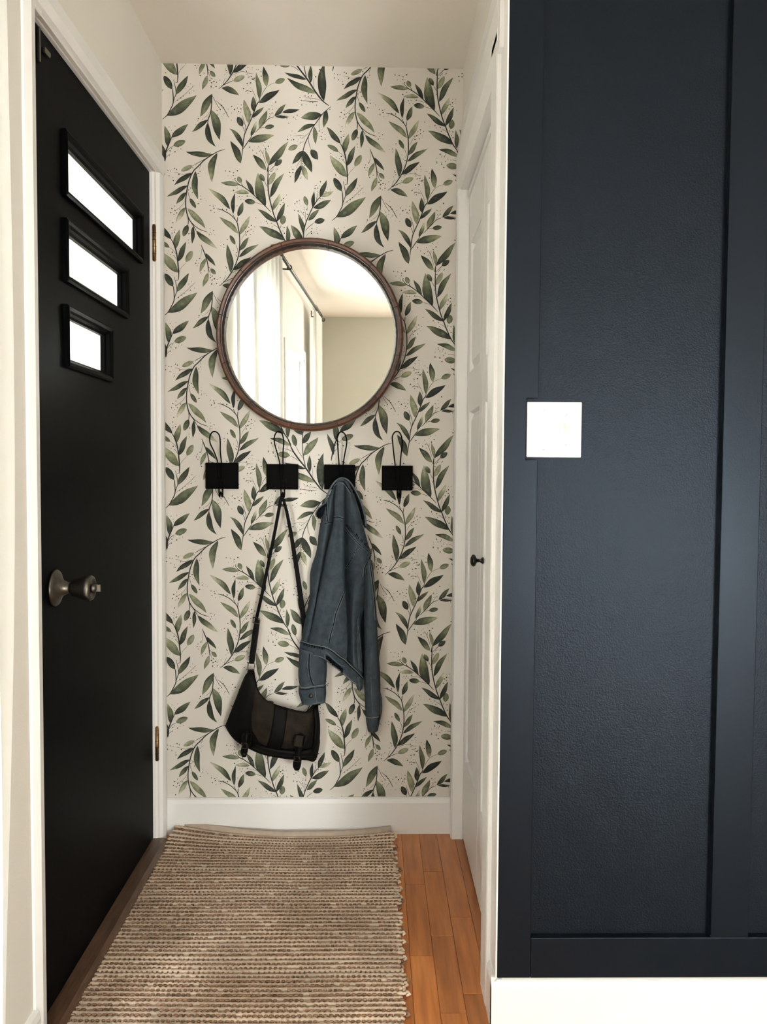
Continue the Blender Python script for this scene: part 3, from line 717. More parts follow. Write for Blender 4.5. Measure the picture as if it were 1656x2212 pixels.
def stem_shape(fr, W, P):
    m = max(6, 4*len(P)); Q = catmull([(x, y, 0) for x, y in P], m); pts, fs, cols = [], [], []
    c = (ink(.18) if W <= 4 else ink(.0))+[0]
    for i, q in enumerate(Q):
        d = (Q[min(i+1, m-1)]-Q[max(i-1, 0)]); d.normalize()
        t = i/(m-1); hw = W/2*1.55*(.35+.65*min(1, 4*min(t+.05, 1.05-t)))
        for s in (-1, 1):
            u, v = cpt(fr, q.x-d.y*hw*s, q.y+d.x*hw*s); pts.append((u, -.0004, v)); cols.append(c)
    for i in range(m-1): fs.append([i*2, i*2+1, i*2+3, i*2+2])
    return pts, fs, cols
def dot_shape(fr, x, y):
    r = rl.choice((.7, .9, 1.1, 1.35, 1.6)); a0 = rl.uniform(0, PI); e = rl.uniform(.6, 1)
    pts = []
    for k in range(6):
        a = 2*PI*k/6; px, py = r*math.cos(a), r*e*math.sin(a)
        qx = px*math.cos(a0)-py*math.sin(a0); qy = px*math.sin(a0)+py*math.cos(a0)
        u, v = cpt(fr, x+qx*fr[2], y+qy*fr[2]); pts.append((u, -.00042, v))
    c = ink(rl.choice((0, .05, .2)))+[0]
    return pts, [list(range(6))], [c]*6
for builder in ([(leaf_shape, fr, (L,)) for fr, ls in LEAVES for L in ls] + [(stem_shape, fr, a) for fr, ls in STEMS for a in ls] + [(dot_shape, fr, a) for fr, ls in DOTS for a in ls]):
    pts, fs, cols = builder[0](builder[1], *builder[2])
    us = [p[0] for p in pts]; vs_ = [p[2] for p in pts]
    for i in range(-3, 4):
        for j in range(-5, 6):
            du, dv = i*PH, -j*PV-i*.5*PV
            if max(us)+du < PAPER_L or min(us)+du > PAPER_R or max(vs_)+dv < ZB-.01 or min(vs_)+dv > CEIL: continue
            emit([(p[0]+du, p[1], p[2]+dv) for p in pts], fs, cols)
me = bpy.data.meshes.new('botanical_print'); me.from_pydata(PV_, [], PF_); me.update()
at = me.color_attributes.new('ink', 'FLOAT_COLOR', 'POINT')
for i, c in enumerate(PC_): at.data[i].color = c
bm = bmesh.new(); bm.from_mesh(me)
for co, no in (((PAPER_L, 0, 0), (-1, 0, 0)), ((PAPER_R, 0, 0), (1, 0, 0)), ((0, 0, CEIL-.0005), (0, 0, 1)), ((0, 0, ZB-.004), (0, 0, -1))):
    bmesh.ops.bisect_plane(bm, geom=bm.verts[:]+bm.edges[:]+bm.faces[:], plane_co=co, plane_no=no, clear_outer=True)
for f in bm.faces:
    f.normal_update()
    if f.normal.y > 0: f.normal_flip()
bm.to_mesh(me); bm.free(); me.materials.append(M['print'])
pr = bpy.data.objects.new('botanical_print', me); link(pr, wall_back); stuff(pr)

# ================================================================== things on the end wall
class Hung:
    """an Empty fixed to the end wall; points are given as photo position + distance from the wall"""
    def __init__(s, name, px, py, off=0.0):
        s.u, s.z = bk(px, py, off); s.off = off
        w = Bo + Uv*s.u + Nv*off; s.root = empty(name, (w.x, w.y, s.z), BACK_A)
    def p(s, px, py, off):
        u, z = bk(px, py, off); return Vector((u-s.u, -(off-s.off), z-s.z))
    def q(s, u, off, z): return Vector((u-s.u, -(off-s.off), z-s.z))

# ---- round mirror
TILT = math.radians(2.1); MYAW = -.013
mu, mz = bk(668.5, 722.5, .068)
ru = (bk(872, 722, .068)[0]-bk(465, 722, .068)[0])/2
rz = (bk(668, 513, .068)[1]-bk(668, 932, .068)[1])/2
mroot = empty('round_mirror', Bo + Uv*mu + Nv*.030 + Vector((0, 0, mz)), BACK_A)
mroot.rotation_euler = (TILT, 0, BACK_A+MYAW)
tag(mroot, 'round wall mirror in a segmented walnut frame above the row of hooks', 'mirror')
FW = .0275/ru                                   # frame width as a share of the radius
prof = [(1-i_/ru, y_) for i_, y_ in ((.003, .026), (0, -.024), (.002, -.034), (.007, -.038), (.013, -.036), (.0165, -.030), (.0175, -.018), (.0215, -.012), (.0260, .012), (.0275, .026))]
base_a = math.radians(90-12)
for k in range(12):
    a0 = base_a - k*PI/6 + .0036; a1 = base_a - (k-1)*PI/6 - .0036
    vs, fs = [], []; n = 9; m = len(prof)
    for i in range(n):
        a = a0+(a1-a0)*i/(n-1)
        for r, y in prof: vs.append((ru*r*math.cos(a), y, rz*r*math.sin(a)))
    for i in range(n-1):
        for j in range(m):
            j2 = (j+1) % m; fs.append([i*m+j, i*m+j2, (i+1)*m+j2, (i+1)*m+j])
    fs += [list(range(m))[::-1], [(n-1)*m+j for j in range(m)]]
    bm = bmesh.new(); bv = [bm.verts.new(v) for v in vs]
    for f in fs: bm.faces.new([bv[i] for i in f])
    bm_obj('frame_segment', bm, M['walnut'], mroot)
def disc(name, r0, r1, y, mt, parent, n=96):
    vs = [(0, y, 0)] + [(r0*math.cos(2*PI*k/n), y, r1*math.sin(2*PI*k/n)) for k in range(n)]
    return mesh_obj(name, vs, [[0, 1+(k+1) % n, 1+k][::-1] for k in range(n)][::1], mt, parent)
g = disc('mirror_glass', ru*(1-.92*FW), rz*(1-.92*FW), .010, M['mirror'], mroot)
nf = 72; jp = [(-.030, 1-.006), (.024, 1-.012), (.024, 1-.9*FW), (-.010, 1-.8*FW), (-.0345, 1-.5*FW)]
jv = [(ru*r*math.cos(2*PI*k/nf), y, rz*r*math.sin(2*PI*k/nf)) for k in range(nf) for y, r in jp]
mesh_obj('joint_filler', jv, [[k*5+j, k*5+(j+1) % 5, ((k+1) % nf)*5+(j+1) % 5, ((k+1) % nf)*5+j] for k in range(nf) for j in range(5)], M['jointdark'], mroot)
lathe('back_board', [(.013, ru*.9), (.024, ru*.88)], (0, 0, 0), (0, 1, 0), M['jointdark'], mroot, 48)

# ---- four wire hooks on square plates
hooks = [((445, 1000, 515, 1056), ((453, 944), (463, 932), (474, 942)), 'empty black wire hook on a square plate, end one by the front door', (470, 478)),
         ((576, 1003, 644, 1057), ((592, 945), (602, 932), (611, 943)), 'black wire hook on a square plate with the bag strap looped over it', (604, 611)),
         ((700, 1004, 767, 1057), ((728, 944), (737, 933), (747, 944)), 'black wire hook on a square plate behind the denim jacket collar', (732, 741)),
         ((824, 1006, 891, 1059), ((847, 944), (857, 932), (867, 944)), 'empty black wire hook on a square plate, end one by the closet', (853, 864))]
for (x0, y0, x1, y1), (la_, top_, ra_), lab, (wa, wb) in hooks:
    H = Hung('wall_hook', (x0+x1)/2, (y0+y1)/2, .004)
    tag(H.root, lab, 'hook', 'row of wire wall hooks')
    a, b = H.p(x0, y1, .004), H.p(x1, y0, .004)
    box('plate', (a.x, -.010, a.z), (b.x, .004, b.z), M['black'], H.root, .0015, 2)
    cxm = (wa+wb)/2
    pts = [H.p(wa+1, (y0+y1)/2+8, .012), H.p(wa, y0+12, .016), H.p(wa, y0-2, .020), H.p(la_[0]+(wa-la_[0])*.55, y0-24, .028), H.p(la_[0]+1, la_[1]+14, .036), H.p(*la_, .040), H.p((la_[0]+top_[0])/2-1, top_[1]+3, .042),
           H.p(*top_, .043), H.p((ra_[0]+top_[0])/2+1, top_[1]+3, .042), H.p(*ra_, .040), H.p(ra_[0]+1.5, ra_[1]+14, .036), H.p(ra_[0]+(wb-ra_[0])*.4, y0-24, .028), H.p(wb, y0-2, .020), H.p(wb, y0+12, .016), H.p(wb-1, (y0+y1)/2+8, .012)]
    tube('upper_loop', catmull(pts, 60), .0021, M['black'], H.root, 8)
    xm = cxm+3
    lo = [H.p(xm-4, y1-16, .012), H.p(xm-4, y1-4, .016), H.p(xm-4, y1+8, .024), H.p(xm-3.5, y1+15, .036), H.p(xm-2.5, y1+17, .050), H.p(xm-1.5, y1+12, .060), H.p(xm, y1+6, .064),
          H.p(xm+1.5, y1+12, .060), H.p(xm+2.5, y1+17, .050), H.p(xm+3.5, y1+15, .036), H.p(xm+4, y1+8, .024), H.p(xm+4, y1-4, .016), H.p(xm+4, y1-16, .012)]
    tube('lower_hook', catmull(lo, 52), .0022, M['black'], H.root, 8)

# ---- generic soft surface: columns of photo points with a distance from the wall
def soft(H, name, columns, mt, parent, rows=46, sub=6, back=.014, wr=0.0, smooth=True, seed=0):
    cs = [catmull([(x, y, o*1000) for x, y, o in c], rows) for c in columns]
    nc = (len(cs)-1)*sub+1
    grid = []
    for r in range(rows):
        line = catmull([c[r] for c in cs], nc)
        grid.append(line)
    vs, fs = [], []
    ring = 2*nc
    for r in range(rows):
        for k, q in enumerate(grid[r]):
            o = q.z/1000
            if wr:
                o += wr*noise.fractal(Vector((q.x*.035+seed, q.y*.018, seed*1.7)), 1.0, 2.0, 4)
            vs.append(H.p(q.x, q.y, max(o, back+.003)))
        for k in range(nc):
            q = grid[r][nc-1-k]; vs.append(H.p(q.x, q.y, back))
    for r in range(rows-1):
        for k in range(ring):
            k2 = (k+1) % ring
            fs.append([r*ring+k, r*ring+k2, (r+1)*ring+k2, (r+1)*ring+k])
    for r in (0, rows-1):
        for k in range(nc-1):
            f = [r*ring+k, r*ring+k+1, r*ring+ring-2-k, r*ring+ring-1-k]
            fs.append(f[::-1] if r == 0 else f)
    bm = bmesh.new(); bv = [bm.verts.new(v) for v in vs]
    for f in fs: bm.faces.new([bv[i] for i in f])
    ob = bm_obj(name, bm, mt, parent, smooth)
    return ob, grid
def off_at(grid, x, y):
    best, bo = 1e9, .06
    for row in grid:
        for q in row:
            d = (q.x-x)**2+(q.y-y)**2
            if d < best: best, bo = d, q.z/1000
    return bo
def seam(H, name, grid, pts, mt, parent, r=.0011, lift=.0012, dx=0):
    Q = catmull([(x, y, 0) for x, y in pts], max(8, 5*len(pts)))
    return tube(name, [H.p(q.x+dx, q.y, off_at(grid, q.x, q.y)+lift) for q in Q], r, mt, parent, 5)

# ---- denim jacket
J = Hung('denim_jacket', 735, 1060, .05)
tag(J.root, 'faded blue denim jacket hanging by its collar from a hook', 'jacket')
pA = [
 [(721,1050,.050),(710,1072,.042),(699,1100,.034),(689,1145,.028),(683,1190,.026),(670,1235,.026),(668,1290,.026),(657,1345,.026),(650,1384,.028)],
 [(722,1047,.054),(712,1074,.054),(702,1108,.056),(692,1160,.058),(686,1210,.058),(676,1270,.060),(668,1320,.060),(660,1360,.058),(653,1385,.052)],
 [(723,1045,.057),(716,1080,.060),(709,1122,.066),(699,1180,.070),(691,1232,.070),(682,1288,.072),(673,1335,.070),(666,1365,.066),(658,1386,.060)],
 [(725,1044,.056),(720,1082,.050),(716,1124,.050),(705,1190,.052),(697,1235,.052),(687,1290,.054),(678,1345,.054),(672,1375,.054),(666,1388,.054)],
 [(730,1044,.044),(728,1084,.034),(726,1126,.030),(716,1190,.030),(708,1235,.030),(698,1290,.030),(690,1345,.032),(684,1375,.034),(680,1390,.036)]]
pB = [
 [(725,1042,.050),(722,1085,.046),(720,1126,.044),(705,1192,.046),(696,1235,.046),(685,1289,.046),(674,1345,.048),(667,1375,.050),(664,1388,.050)],
 [(726,1041,.062),(723,1085,.070),(721,1126,.076),(707,1191,.084),(699,1235,.088),(688,1290,.090),(678,1345,.086),(671,1375,.082),(668,1389,.080)],
 [(730,1037,.068),(729,1085,.080),(728,1126,.088),(718,1190,.102),(712,1235,.110),(704,1290,.112),(695,1345,.104),(688,1375,.098),(684,1392,.092)],
 [(735,1035,.070),(735,1085,.080),(735,1126,.088),(730,1190,.100),(726,1236,.108),(722,1295,.110),(716,1350,.102),(708,1382,.096),(702,1396,.092)],
 [(740,1034,.070),(741,1085,.076),(741,1126,.084),(739,1190,.096),(738.5,1242,.104),(739,1302,.102),(737,1360,.096),(729,1396,.090),(724,1407,.086)],
 [(743,1034,.066),(744,1085,.066),(744,1126,.070),(743.5,1190,.080),(744,1248,.086),(747.5,1310,.084),(750,1368,.082),(748,1410,.080),(746,1424,.078)],
 [(743.6,1035,.056),(744.8,1085,.050),(744.8,1127,.046),(744.2,1190,.046),(745,1250,.046),(748.6,1314,.046),(751.6,1370,.048),(751,1412,.052),(750,1427,.054)]]
pC = [
 [(738,1037,.050),(738,1085,.032),(736,1128,.026),(736,1190,.026),(736,1250,.026),(738,1315,.026),(742,1370,.028),(744,1420,.036)],
 [(744,1037,.058),(748,1086,.052),(748,1130,.042),(748,1190,.038),(749,1250,.038),(752,1315,.038),(755,1370,.042),(757,1432,.052)],
 [(747,1038,.063),(756,1088,.066),(762,1132,.066),(766,1190,.070),(767,1245,.072),(763,1315,.066),(762,1370,.062),(764,1440,.062)],
 [(750,1040,.064),(764,1090,.066),(774,1136,.068),(783,1188,.074),(784,1238,.074),(775,1308,.062),(770,1370,.056),(772,1448,.056)],
 [(754,1043,.058),(772,1090,.050),(784,1135,.046),(795,1175,.046),(801,1205,.046),(791,1290,.042),(779,1345,.036),(780,1400,.034),(783,1462,.038)]]
_a, AG = soft(J, 'jacket_panel', pA, M['denim'], J.root, 60, 7, .018, .005, seed=1)
_c, CGR = soft(J, 'jacket_panel', pC, M['denim'], J.root, 60, 7, .018, .007, seed=3)
jb, BGR = soft(J, 'jacket_panel', pB, M['denim'], J.root, 60, 6, .040, .006, seed=2)
JG = []
for ga, gb, gc in zip(AG, BGR, CGR):
    JG.append([q for q in ga if q.x < gb[0].x] + gb + [q for q in gc if q.x > gb[-1].x])
soft(J, 'gap_shade', [[(764,1300,.034),(760,1370,.034),(764,1440,.036),(770,1462,.036)],[(774,1296,.036),(772,1370,.038),(776,1440,.040),(780,1466,.040)],[(792,1290,.032),(792,1370,.030),(792,1430,.030),(790,1466,.030)]], M['denimdark'], J.root, 16, 5, .020, .004, seed=30)  # dark sheet standing in for the shade between body and sleeve
ff, FFG = soft(J, 'front_fold', [[(762,1330,.040),(761,1370,.040),(764,1420,.042),(768,1440,.044)],[(768,1318,.052),(769,1370,.056),(772,1420,.056),(775,1446,.056)],[(778,1310,.052),(776,1340,.054),(778,1400,.052),(781,1452,.050)],[(784,1308,.036),(779,1345,.036),(781,1400,.036),(784,1455,.038)]], M['denim'], J.root, 22, 5, .022, .006, seed=31)
seam(J, 'fold_edge', FFG, [(774,1352),(778,1390),(781,1430),(779,1450)], M['denimlight'], ff, .0012, .001)
# waistband
wb_top = [(649,1383,.036),(661,1387,.058),(676,1391,.084),(698,1395,.094),(712,1400,.094),(722,1406,.092),(734,1416,.088),(746,1424,.080),(758,1436,.068),(771,1448,.058),(785,1464,.044)]
wb_bot = [(645,1409,.036),(658,1413,.058),(674,1417,.082),(690,1420,.092),(703,1426,.094),(712,1434,.092),(724,1443,.088),(737,1453,.080),(750,1465,.070),(763,1476,.060),(781,1487,.046)]
wcols = [[a, tuple((a[i]+b[i])/2+(0, 0, .004)[i] for i in range(3)), b] for a, b in zip(wb_top, wb_bot)]
wb_, WG = soft(J, 'waistband', wcols, M['denim'], J.root, 7, 5, .020, .003, seed=4)
for t, r_, mt in ((.06, .0013, 'thread'), (.16, .0012, 'denimdark'), (.93, .0012, 'thread')):
    pts = [(a[0]*(1-t)+b[0]*t, a[1]*(1-t)+b[1]*t) for a, b in zip(wb_top, wb_bot)]
    seam(J, 'waistband_seam', WG, pts, M[mt], wb_, r_, .0016)
# puckered dark run and the open tab of the band
seam(J, 'band_tab_edge', WG, [(703,1426),(701,1416),(705,1410),(712,1416),(722,1426),(734,1436),(744,1440)], M['denimlight'], wb_, .0017, .004)
rj = random.Random(9)
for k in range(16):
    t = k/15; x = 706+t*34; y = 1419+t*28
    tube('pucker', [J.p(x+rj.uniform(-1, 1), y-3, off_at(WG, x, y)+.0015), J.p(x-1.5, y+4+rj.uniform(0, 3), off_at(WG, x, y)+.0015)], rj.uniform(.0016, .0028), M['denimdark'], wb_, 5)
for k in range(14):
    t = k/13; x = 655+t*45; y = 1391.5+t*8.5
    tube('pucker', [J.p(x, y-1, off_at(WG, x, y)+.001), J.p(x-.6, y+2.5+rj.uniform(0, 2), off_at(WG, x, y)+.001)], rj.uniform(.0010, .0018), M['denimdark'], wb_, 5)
# hanging tail of the band beside the sleeve
tl, TG = soft(J, 'band_end', [[(765,1470,.046),(768,1478,.050),(772,1490,.050)],[(772,1462,.058),(775,1478,.062),(777,1493,.060)],[(784,1462,.046),(784,1475,.050),(782,1488,.050)]], M['denim'], J.root, 8, 5, .022, .004, seed=6)
# right sleeve
rs_cols = [
 [(786,1222,.030),(786,1270,.034),(786,1330,.036),(787,1400,.036),(786,1465,.034),(789,1546,.032)],
 [(789,1216,.056),(790,1270,.066),(790,1330,.070),(791,1400,.070),(790,1465,.066),(793,1546,.060)],
 [(796,1210,.066),(798,1270,.082),(800,1330,.086),(801,1400,.086),(802,1465,.082),(804,1548,.074)],
 [(802,1210,.058),(807,1270,.070),(810,1330,.074),(813,1400,.074),(816,1465,.072),(817,1548,.064)],
 [(804,1212,.030),(810,1270,.034),(813,1330,.036),(817,1400,.036),(821,1465,.034),(822,1546,.032)]]
rs, RG = soft(J, 'sleeve', rs_cols, M['denim'], J.root, 44, 6, .020, .005, seed=8)
rc, RCG = soft(J, 'cuff', [[(789.5,1545,.032),(791,1562,.032),(794.5,1580,.034)],[(793,1546,.064),(795,1562,.066),(798,1582,.064)],[(804,1548,.078),(804,1563,.080),(804,1583,.076)],[(816,1547,.066),(814,1562,.066),(811,1582,.062)],[(821.5,1545,.032),(819,1562,.032),(815.5,1579,.034)]], M['denim'], rs, 8, 5, .020, .002, seed=9)
cf, _g = soft(J, 'cuff_flap', [[(816,1500,.030),(817,1530,.030),(815,1560,.030)],[(821,1496,.046),(822,1530,.048),(818,1562,.046)],[(825,1508,.034),(825,1535,.034),(820,1560,.034)]], M['denimlight'], rs, 10, 4, .022, .002, seed=10)
tube('cuff_slit', [J.p(815, 1535, .062), J.p(818, 1548, .058), J.p(815, 1562, .058)], [.002, .0042, .002], M['denimdark'], rs, 6)
seam(J, 'cuff_seam', RCG, [(790.5,1549),(804,1551),(820,1548)], M['thread'], rc, .0012, .0018)
seam(J, 'sleeve_seam', RG, [(801,1462),(802,1500),(805,1546)], M['denimlight'], rs, .0010, .0012)
for dx, mt in ((0, 'thread'), (2.2, 'denimdark'), (4.2, 'thread')):
    seam(J, 'sleeve_seam', RG, [(797,1222),(802,1255),(807,1300),(810,1340)], M[mt], rs, .0010, .0012, dx)
# left sleeve end hanging below the band
ls_cols = [
 [(647,1400,.048),(645,1430,.050),(644,1460,.050),(647,1481,.050)],
 [(652,1403,.068),(652,1430,.074),(652,1460,.074),(654,1483,.072)],
 [(672,1408,.084),(673,1432,.090),(674,1460,.090),(676,1482,.086)],
 [(695,1416,.072),(697,1436,.076),(697,1460,.074),(697,1481,.072)],
 [(705,1424,.048),(706,1442,.050),(705,1462,.050),(703,1480,.050)]]
ls, LG = soft(J, 'sleeve', ls_cols, M['denim'], J.root, 20, 6, .040, .004, seed=12)
lc, LCG = soft(J, 'cuff', [[(645,1480,.050),(645,1497,.050),(653,1523,.052)],[(651,1483,.075),(653,1500,.076),(660,1523,.074)],[(675,1482,.090),(676,1500,.090),(678,1522,.086)],[(696,1480,.076),(696,1500,.076),(696,1520,.072)],[(704,1479,.050),(704,1500,.050),(702,1518,.052)]], M['denim'], ls, 10, 6, .040, .0015, seed=13)
seam(J, 'cuff_seam', LCG, [(647,1484),(660,1486),(675,1483),(702,1479)], M['thread'], lc, .0013, .0016)
seam(J, 'cuff_seam', LCG, [(647,1488),(660,1490),(675,1487),(702,1484)], M['denimdark'], lc, .0011, .0014)
seam(J, 'cuff_edge', LCG, [(655,1521),(668,1523),(684,1519),(702,1516)], M['denimlight'], lc, .0016, .001)
seam(J, 'cuff_edge', LCG, [(679,1482),(681,1500),(684,1519)], M['denimlight'], lc, .0013, .0014)
for dx, mt in ((0, 'denimlight'), (3, 'denimdark'), (5.5, 'denimlight')):
    seam(J, 'sleeve_seam', LG, [(665,1412),(664,1440),(667,1462),(673,1480)], M[mt], ls, .0010, .0012, dx)
bo = J.p(672, 1503, off_at(LCG, 672, 1503))
lathe('button', [(0, .0062), (.003, .0064), (.0042, .005), (.0045, .002), (.0045, 0)], bo, (0, -1, 0), M['gunmetal'], lc, 20)
# collar: dark inner stand, pale rolled edge, folded point at the left
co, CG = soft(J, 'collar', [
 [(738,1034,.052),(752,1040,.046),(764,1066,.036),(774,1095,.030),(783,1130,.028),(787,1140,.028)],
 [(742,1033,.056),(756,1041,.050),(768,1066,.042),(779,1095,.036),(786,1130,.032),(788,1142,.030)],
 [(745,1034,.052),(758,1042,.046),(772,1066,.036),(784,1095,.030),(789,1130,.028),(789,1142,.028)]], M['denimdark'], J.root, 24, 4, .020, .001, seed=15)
edge = [(703,1086,.046),(706,1072,.052),(713,1056,.060),(722,1042,.066),(732,1034,.070),(742,1033,.070),(752,1038,.064),(763,1052,.054),(773,1070,.046),(782,1092,.040),(788,1116,.036),(790,1136,.034)]
tube('collar_edge', [J.p(q.x, q.y, q.z/1000) for q in catmull([(x, y, o*1000) for x, y, o in edge], 50)], .0030, M['denimlight'], co, 7)
cp, PG = soft(J, 'collar_point', [[(702,1088,.038),(688,1098,.034),(682,1110,.034),(684,1117,.034)],[(705,1090,.050),(694,1103,.048),(689,1113,.046),(688,1119,.044)],[(703,1100,.046),(699,1108,.044),(695,1116,.042),(692,1122,.040)]], M['denimdark'], co, 12, 4, .024, .002, seed=16)
tube('collar_edge', [J.p(q.x, q.y, q.z/1000) for q in catmull([(703,1086,48),(690,1096,44),(682,1108,42),(683,1117,42)], 16)], .0020, M['denimlight'], cp, 6)
# neck band line under the collar
for lift, y0, mt in ((.003, 0, 'denimdark'), (.002, 4, 'thread')):
    seam(J, 'neck_seam', JG, [(722,1045+y0),(730,1040+y0),(741,1041+y0),(749,1050+y0),(757,1062+y0)], M[mt], jb, .0013, lift)
# yoke, panel and armhole seams
for pts in ([(744,1138),(752,1150),(765,1165),(778,1178),(790,1187),(801,1197)], [(720,1118),(730,1117),(742,1121)], [(698,1133),(706,1130),(717,1129)],
            [(774,1184),(766,1192),(760,1206),(752,1220),(746,1228)], [(800,1199),(795,1212),(788,1226),(786,1246)], [(744,1278),(736,1298),(725,1326),(721,1346),(714,1372),(710,1392)],
            [(706,1076),(705,1100),(708,1128)]):
    for dx, mt, r_ in ((-2.0, 'denimlight', .0014), (0, 'denimdark', .0014), (2.0, 'denimlight', .0014)):
        dxx = dx if abs(pts[0][0]-pts[-1][0]) < abs(pts[0][1]-pts[-1][1])*1.4 else 0
        dy = 0 if dxx else dx
        seam(J, 'seam', JG, [(x+dxx, y+dy) for x, y in pts], M[mt], jb, r_, .0010)
for k in range(20):
    t = k/19; x = 747+t*50; y = 1139+t*50
    if rj.random() < .75:
        o_ = off_at(JG, x, y)
        tube('pucker', [J.p(x, y-1.5, o_+.0006), J.p(x+1.8, y-5-rj.uniform(0, 3), o_+.0006)], rj.uniform(.0008, .0015), M['denimdark'], jb, 5)

# ---- satchel hanging from the second hook
Bg = Hung('satchel', 600, 1640, .05)
tag(Bg.root, 'small black and brown satchel hanging by its strap from a hook', 'bag')
def bagcols(top, bot, depth, n=6, bulge=.0, inset=0):
    cols = []
    m = 15
    T = catmull([(x, y, 0) for x, y in top], m); B_ = catmull([(x, y, 0) for x, y in bot], m)
    for i in range(m):
        e = math.sin(PI*(i+.35)/(m-.3))**.5
        c = []
        for k in range(n):
            t = k/(n-1); q = T[i]*(1-t)+B_[i]*t
            c.append((q.x, q.y, .026+(depth-.026)*e*(.45+.55*math.sin(PI*(.12+.76*t)))+bulge))
        cols.append(c)
    return cols
b_top = [(527,1463),(536,1452),(546,1460),(556,1484),(570,1508),(600,1523),(636,1533),(658,1537),(668,1530),(680,1518),(687,1519)]
b_bot = [(486,1568),(500,1592),(518,1607),(540,1619),(566,1630),(594,1636),(620,1640),(645,1642),(668,1643),(682,1643),(691,1604)]
bb_, BG = soft(Bg, 'bag_body', bagcols(b_top, b_bot, .085), M['leather'], Bg.root, 22, 3, .012, .003, seed=20)
f_top = [(540,1490),(550,1482),(558,1496),(572,1511),(600,1525),(632,1534),(656,1539),(672,1536),(680,1528)]
f_bot = [(521,1570),(534,1594),(552,1605),(576,1613),(602,1619),(628,1622),(648,1623),(664,1620),(676,1610)]
fl, FG = soft(Bg, 'flap', bagcols(f_top, f_bot, .096, bulge=.003), M['suede'], Bg.root, 20, 3, .03, .003, seed=21)
bd, DG = soft(Bg, 'flap_band', [[(593,1522,.082),(590,1550,.097),(583,1590,.099),(576,1616,.083)],[(606,1526,.084),(603,1556,.099),(597,1595,.101),(590,1619,.085)],[(621,1530,.082),(618,1560,.098),(612,1598,.100),(605,1622,.084)]], M['leather'], fl, 16, 4, .06, .001, seed=22)
tr, _g = soft(Bg, 'flap_trim', [[(676,1532,.066),(681,1560,.078),(678,1600,.078),(672,1624,.066)],[(681,1528,.064),(686,1560,.074),(684,1600,.074),(677,1628,.062)],[(686,1522,.050),(691,1560,.058),(690,1600,.058),(682,1634,.05)]], M['leather'], fl, 14, 4, .03, .001, seed=23)
tr2, _g = soft(Bg, 'flap_trim', [[(546,1605,.080),(576,1614,.090),(610,1620,.092),(650,1622,.088),(676,1616,.074)],[(546,1612,.080),(576,1621,.092),(610,1627,.094),(650,1630,.090),(676,1626,.074)],[(545,1617,.072),(575,1628,.082),(610,1634,.084),(650,1637,.080),(676,1634,.068)]], M['leather'], fl, 20, 3, .04, .001, seed=24)
for (tx, ty, bx, by, w, o_) in ((533, 1585, 527, 1635, 9, .098), (648, 1590, 641, 1664, 10, .100)):
    st, _g = soft(Bg, 'buckle_strap', [[(tx-w, ty, o_-.006), ((tx+bx)/2-w*.8, (ty+by)/2, o_-.004), (bx-w*.9, by-12, o_-.01), (bx-w*.5, by, o_-.014)], [(tx, ty-6, o_+.004), ((tx+bx)/2, (ty+by)/2, o_+.006), (bx, by-12, o_), (bx, by+1, o_-.006)], [(tx+w, ty, o_-.006), ((tx+bx)/2+w*.8, (ty+by)/2, o_-.004), (bx+w*.9, by-12, o_-.01), (bx+w*.5, by, o_-.014)]], M['leather'], Bg.root, 14, 4, o_-.022, .0006, seed=25)
    P_ = [(tx-w*1.1, ty-2), (tx+w*1.1, ty), (tx+w*.8, ty+24), (tx-w*1.4, ty+22), (tx-w*1.1, ty-2)]
    tube('buckle_patch_edge', [Bg.p(x, y, o_+.004) for x, y in P_], .0022, M['leather'], st, 6)
    tube('buckle', [Bg.p(x, y, o_+.010) for x, y in ((bx-6, by-30), (bx+6, by-29), (bx+6, by-18), (bx-6, by-19), (bx-6, by-30))], .0012, M['gunmetal'], st, 6)
    lathe('rivet', [(0, .003), (.002, .0026), (.003, 0)], Bg.p(bx, by-6, o_+.002), (0, -1, 0), M['gunmetal'], st, 12)
mesh_pts = [(640, 1588), (655, 1590), (652, 1614), (634, 1611)]
pv = [Bg.p(x, y, .1065) for x, y in mesh_pts] + [Bg.p(x, y, .094) for x, y in mesh_pts]
mesh_obj('suede_inset', pv, [[3, 2, 1, 0], [4, 5, 6, 7]] + [[i, (i+1) % 4, 4+(i+1) % 4, 4+i] for i in range(4)], M['suede'], fl)
# strap: thin run over the hook, slider, doubled run, ring and tab
tube('strap', [Bg.p(*q) for q in ((553,1340,.030),(566,1282,.034),(580,1215,.038),(594,1145,.044),(602,1102,.048),(606,1080,.052),(608,1072,.054))], .0052, M['webbing'], Bg.root, 8, .4, Vector((0, 1, 0)))
tube('strap', [Bg.p(*q) for q in ((608,1072,.054),(612,1080,.050),(619,1105,.046),(628,1150,.042),(640,1225,.036),(650,1295,.026),(656,1345,.014),(662,1400,.010),(672,1450,.010),(683,1500,.016),(687,1524,.030))], [.0045,.0046,.005,.0058,.0072,.008,.0085,.0085,.0085,.0085,.008], M['webbing'], Bg.root, 8, .35, Vector((0, 1, 0)))
tube('strap_doubled', [Bg.p(*q) for q in ((556,1338,.032),(552,1365,.034),(548,1395,.036),(544,1425,.040),(543,1434,.042))], [.0085, .0098, .0098, .0094, .008], M['webbing'], Bg.root, 8, .45, Vector((0, 1, 0)))
tube('slider', [Bg.p(*q) for q in ((547,1333,.036),(560,1337,.036),(559,1348,.038),(546,1345,.038),(547,1333,.036))], .0019, M['gunmetal'], Bg.root, 7)
tube('strap_ring', [Bg.p(*q) for q in ((536,1432,.042),(550,1434,.042),(548,1449,.044),(535,1446,.044),(536,1432,.042))], .0018, M['gunmetal'], Bg.root, 7)
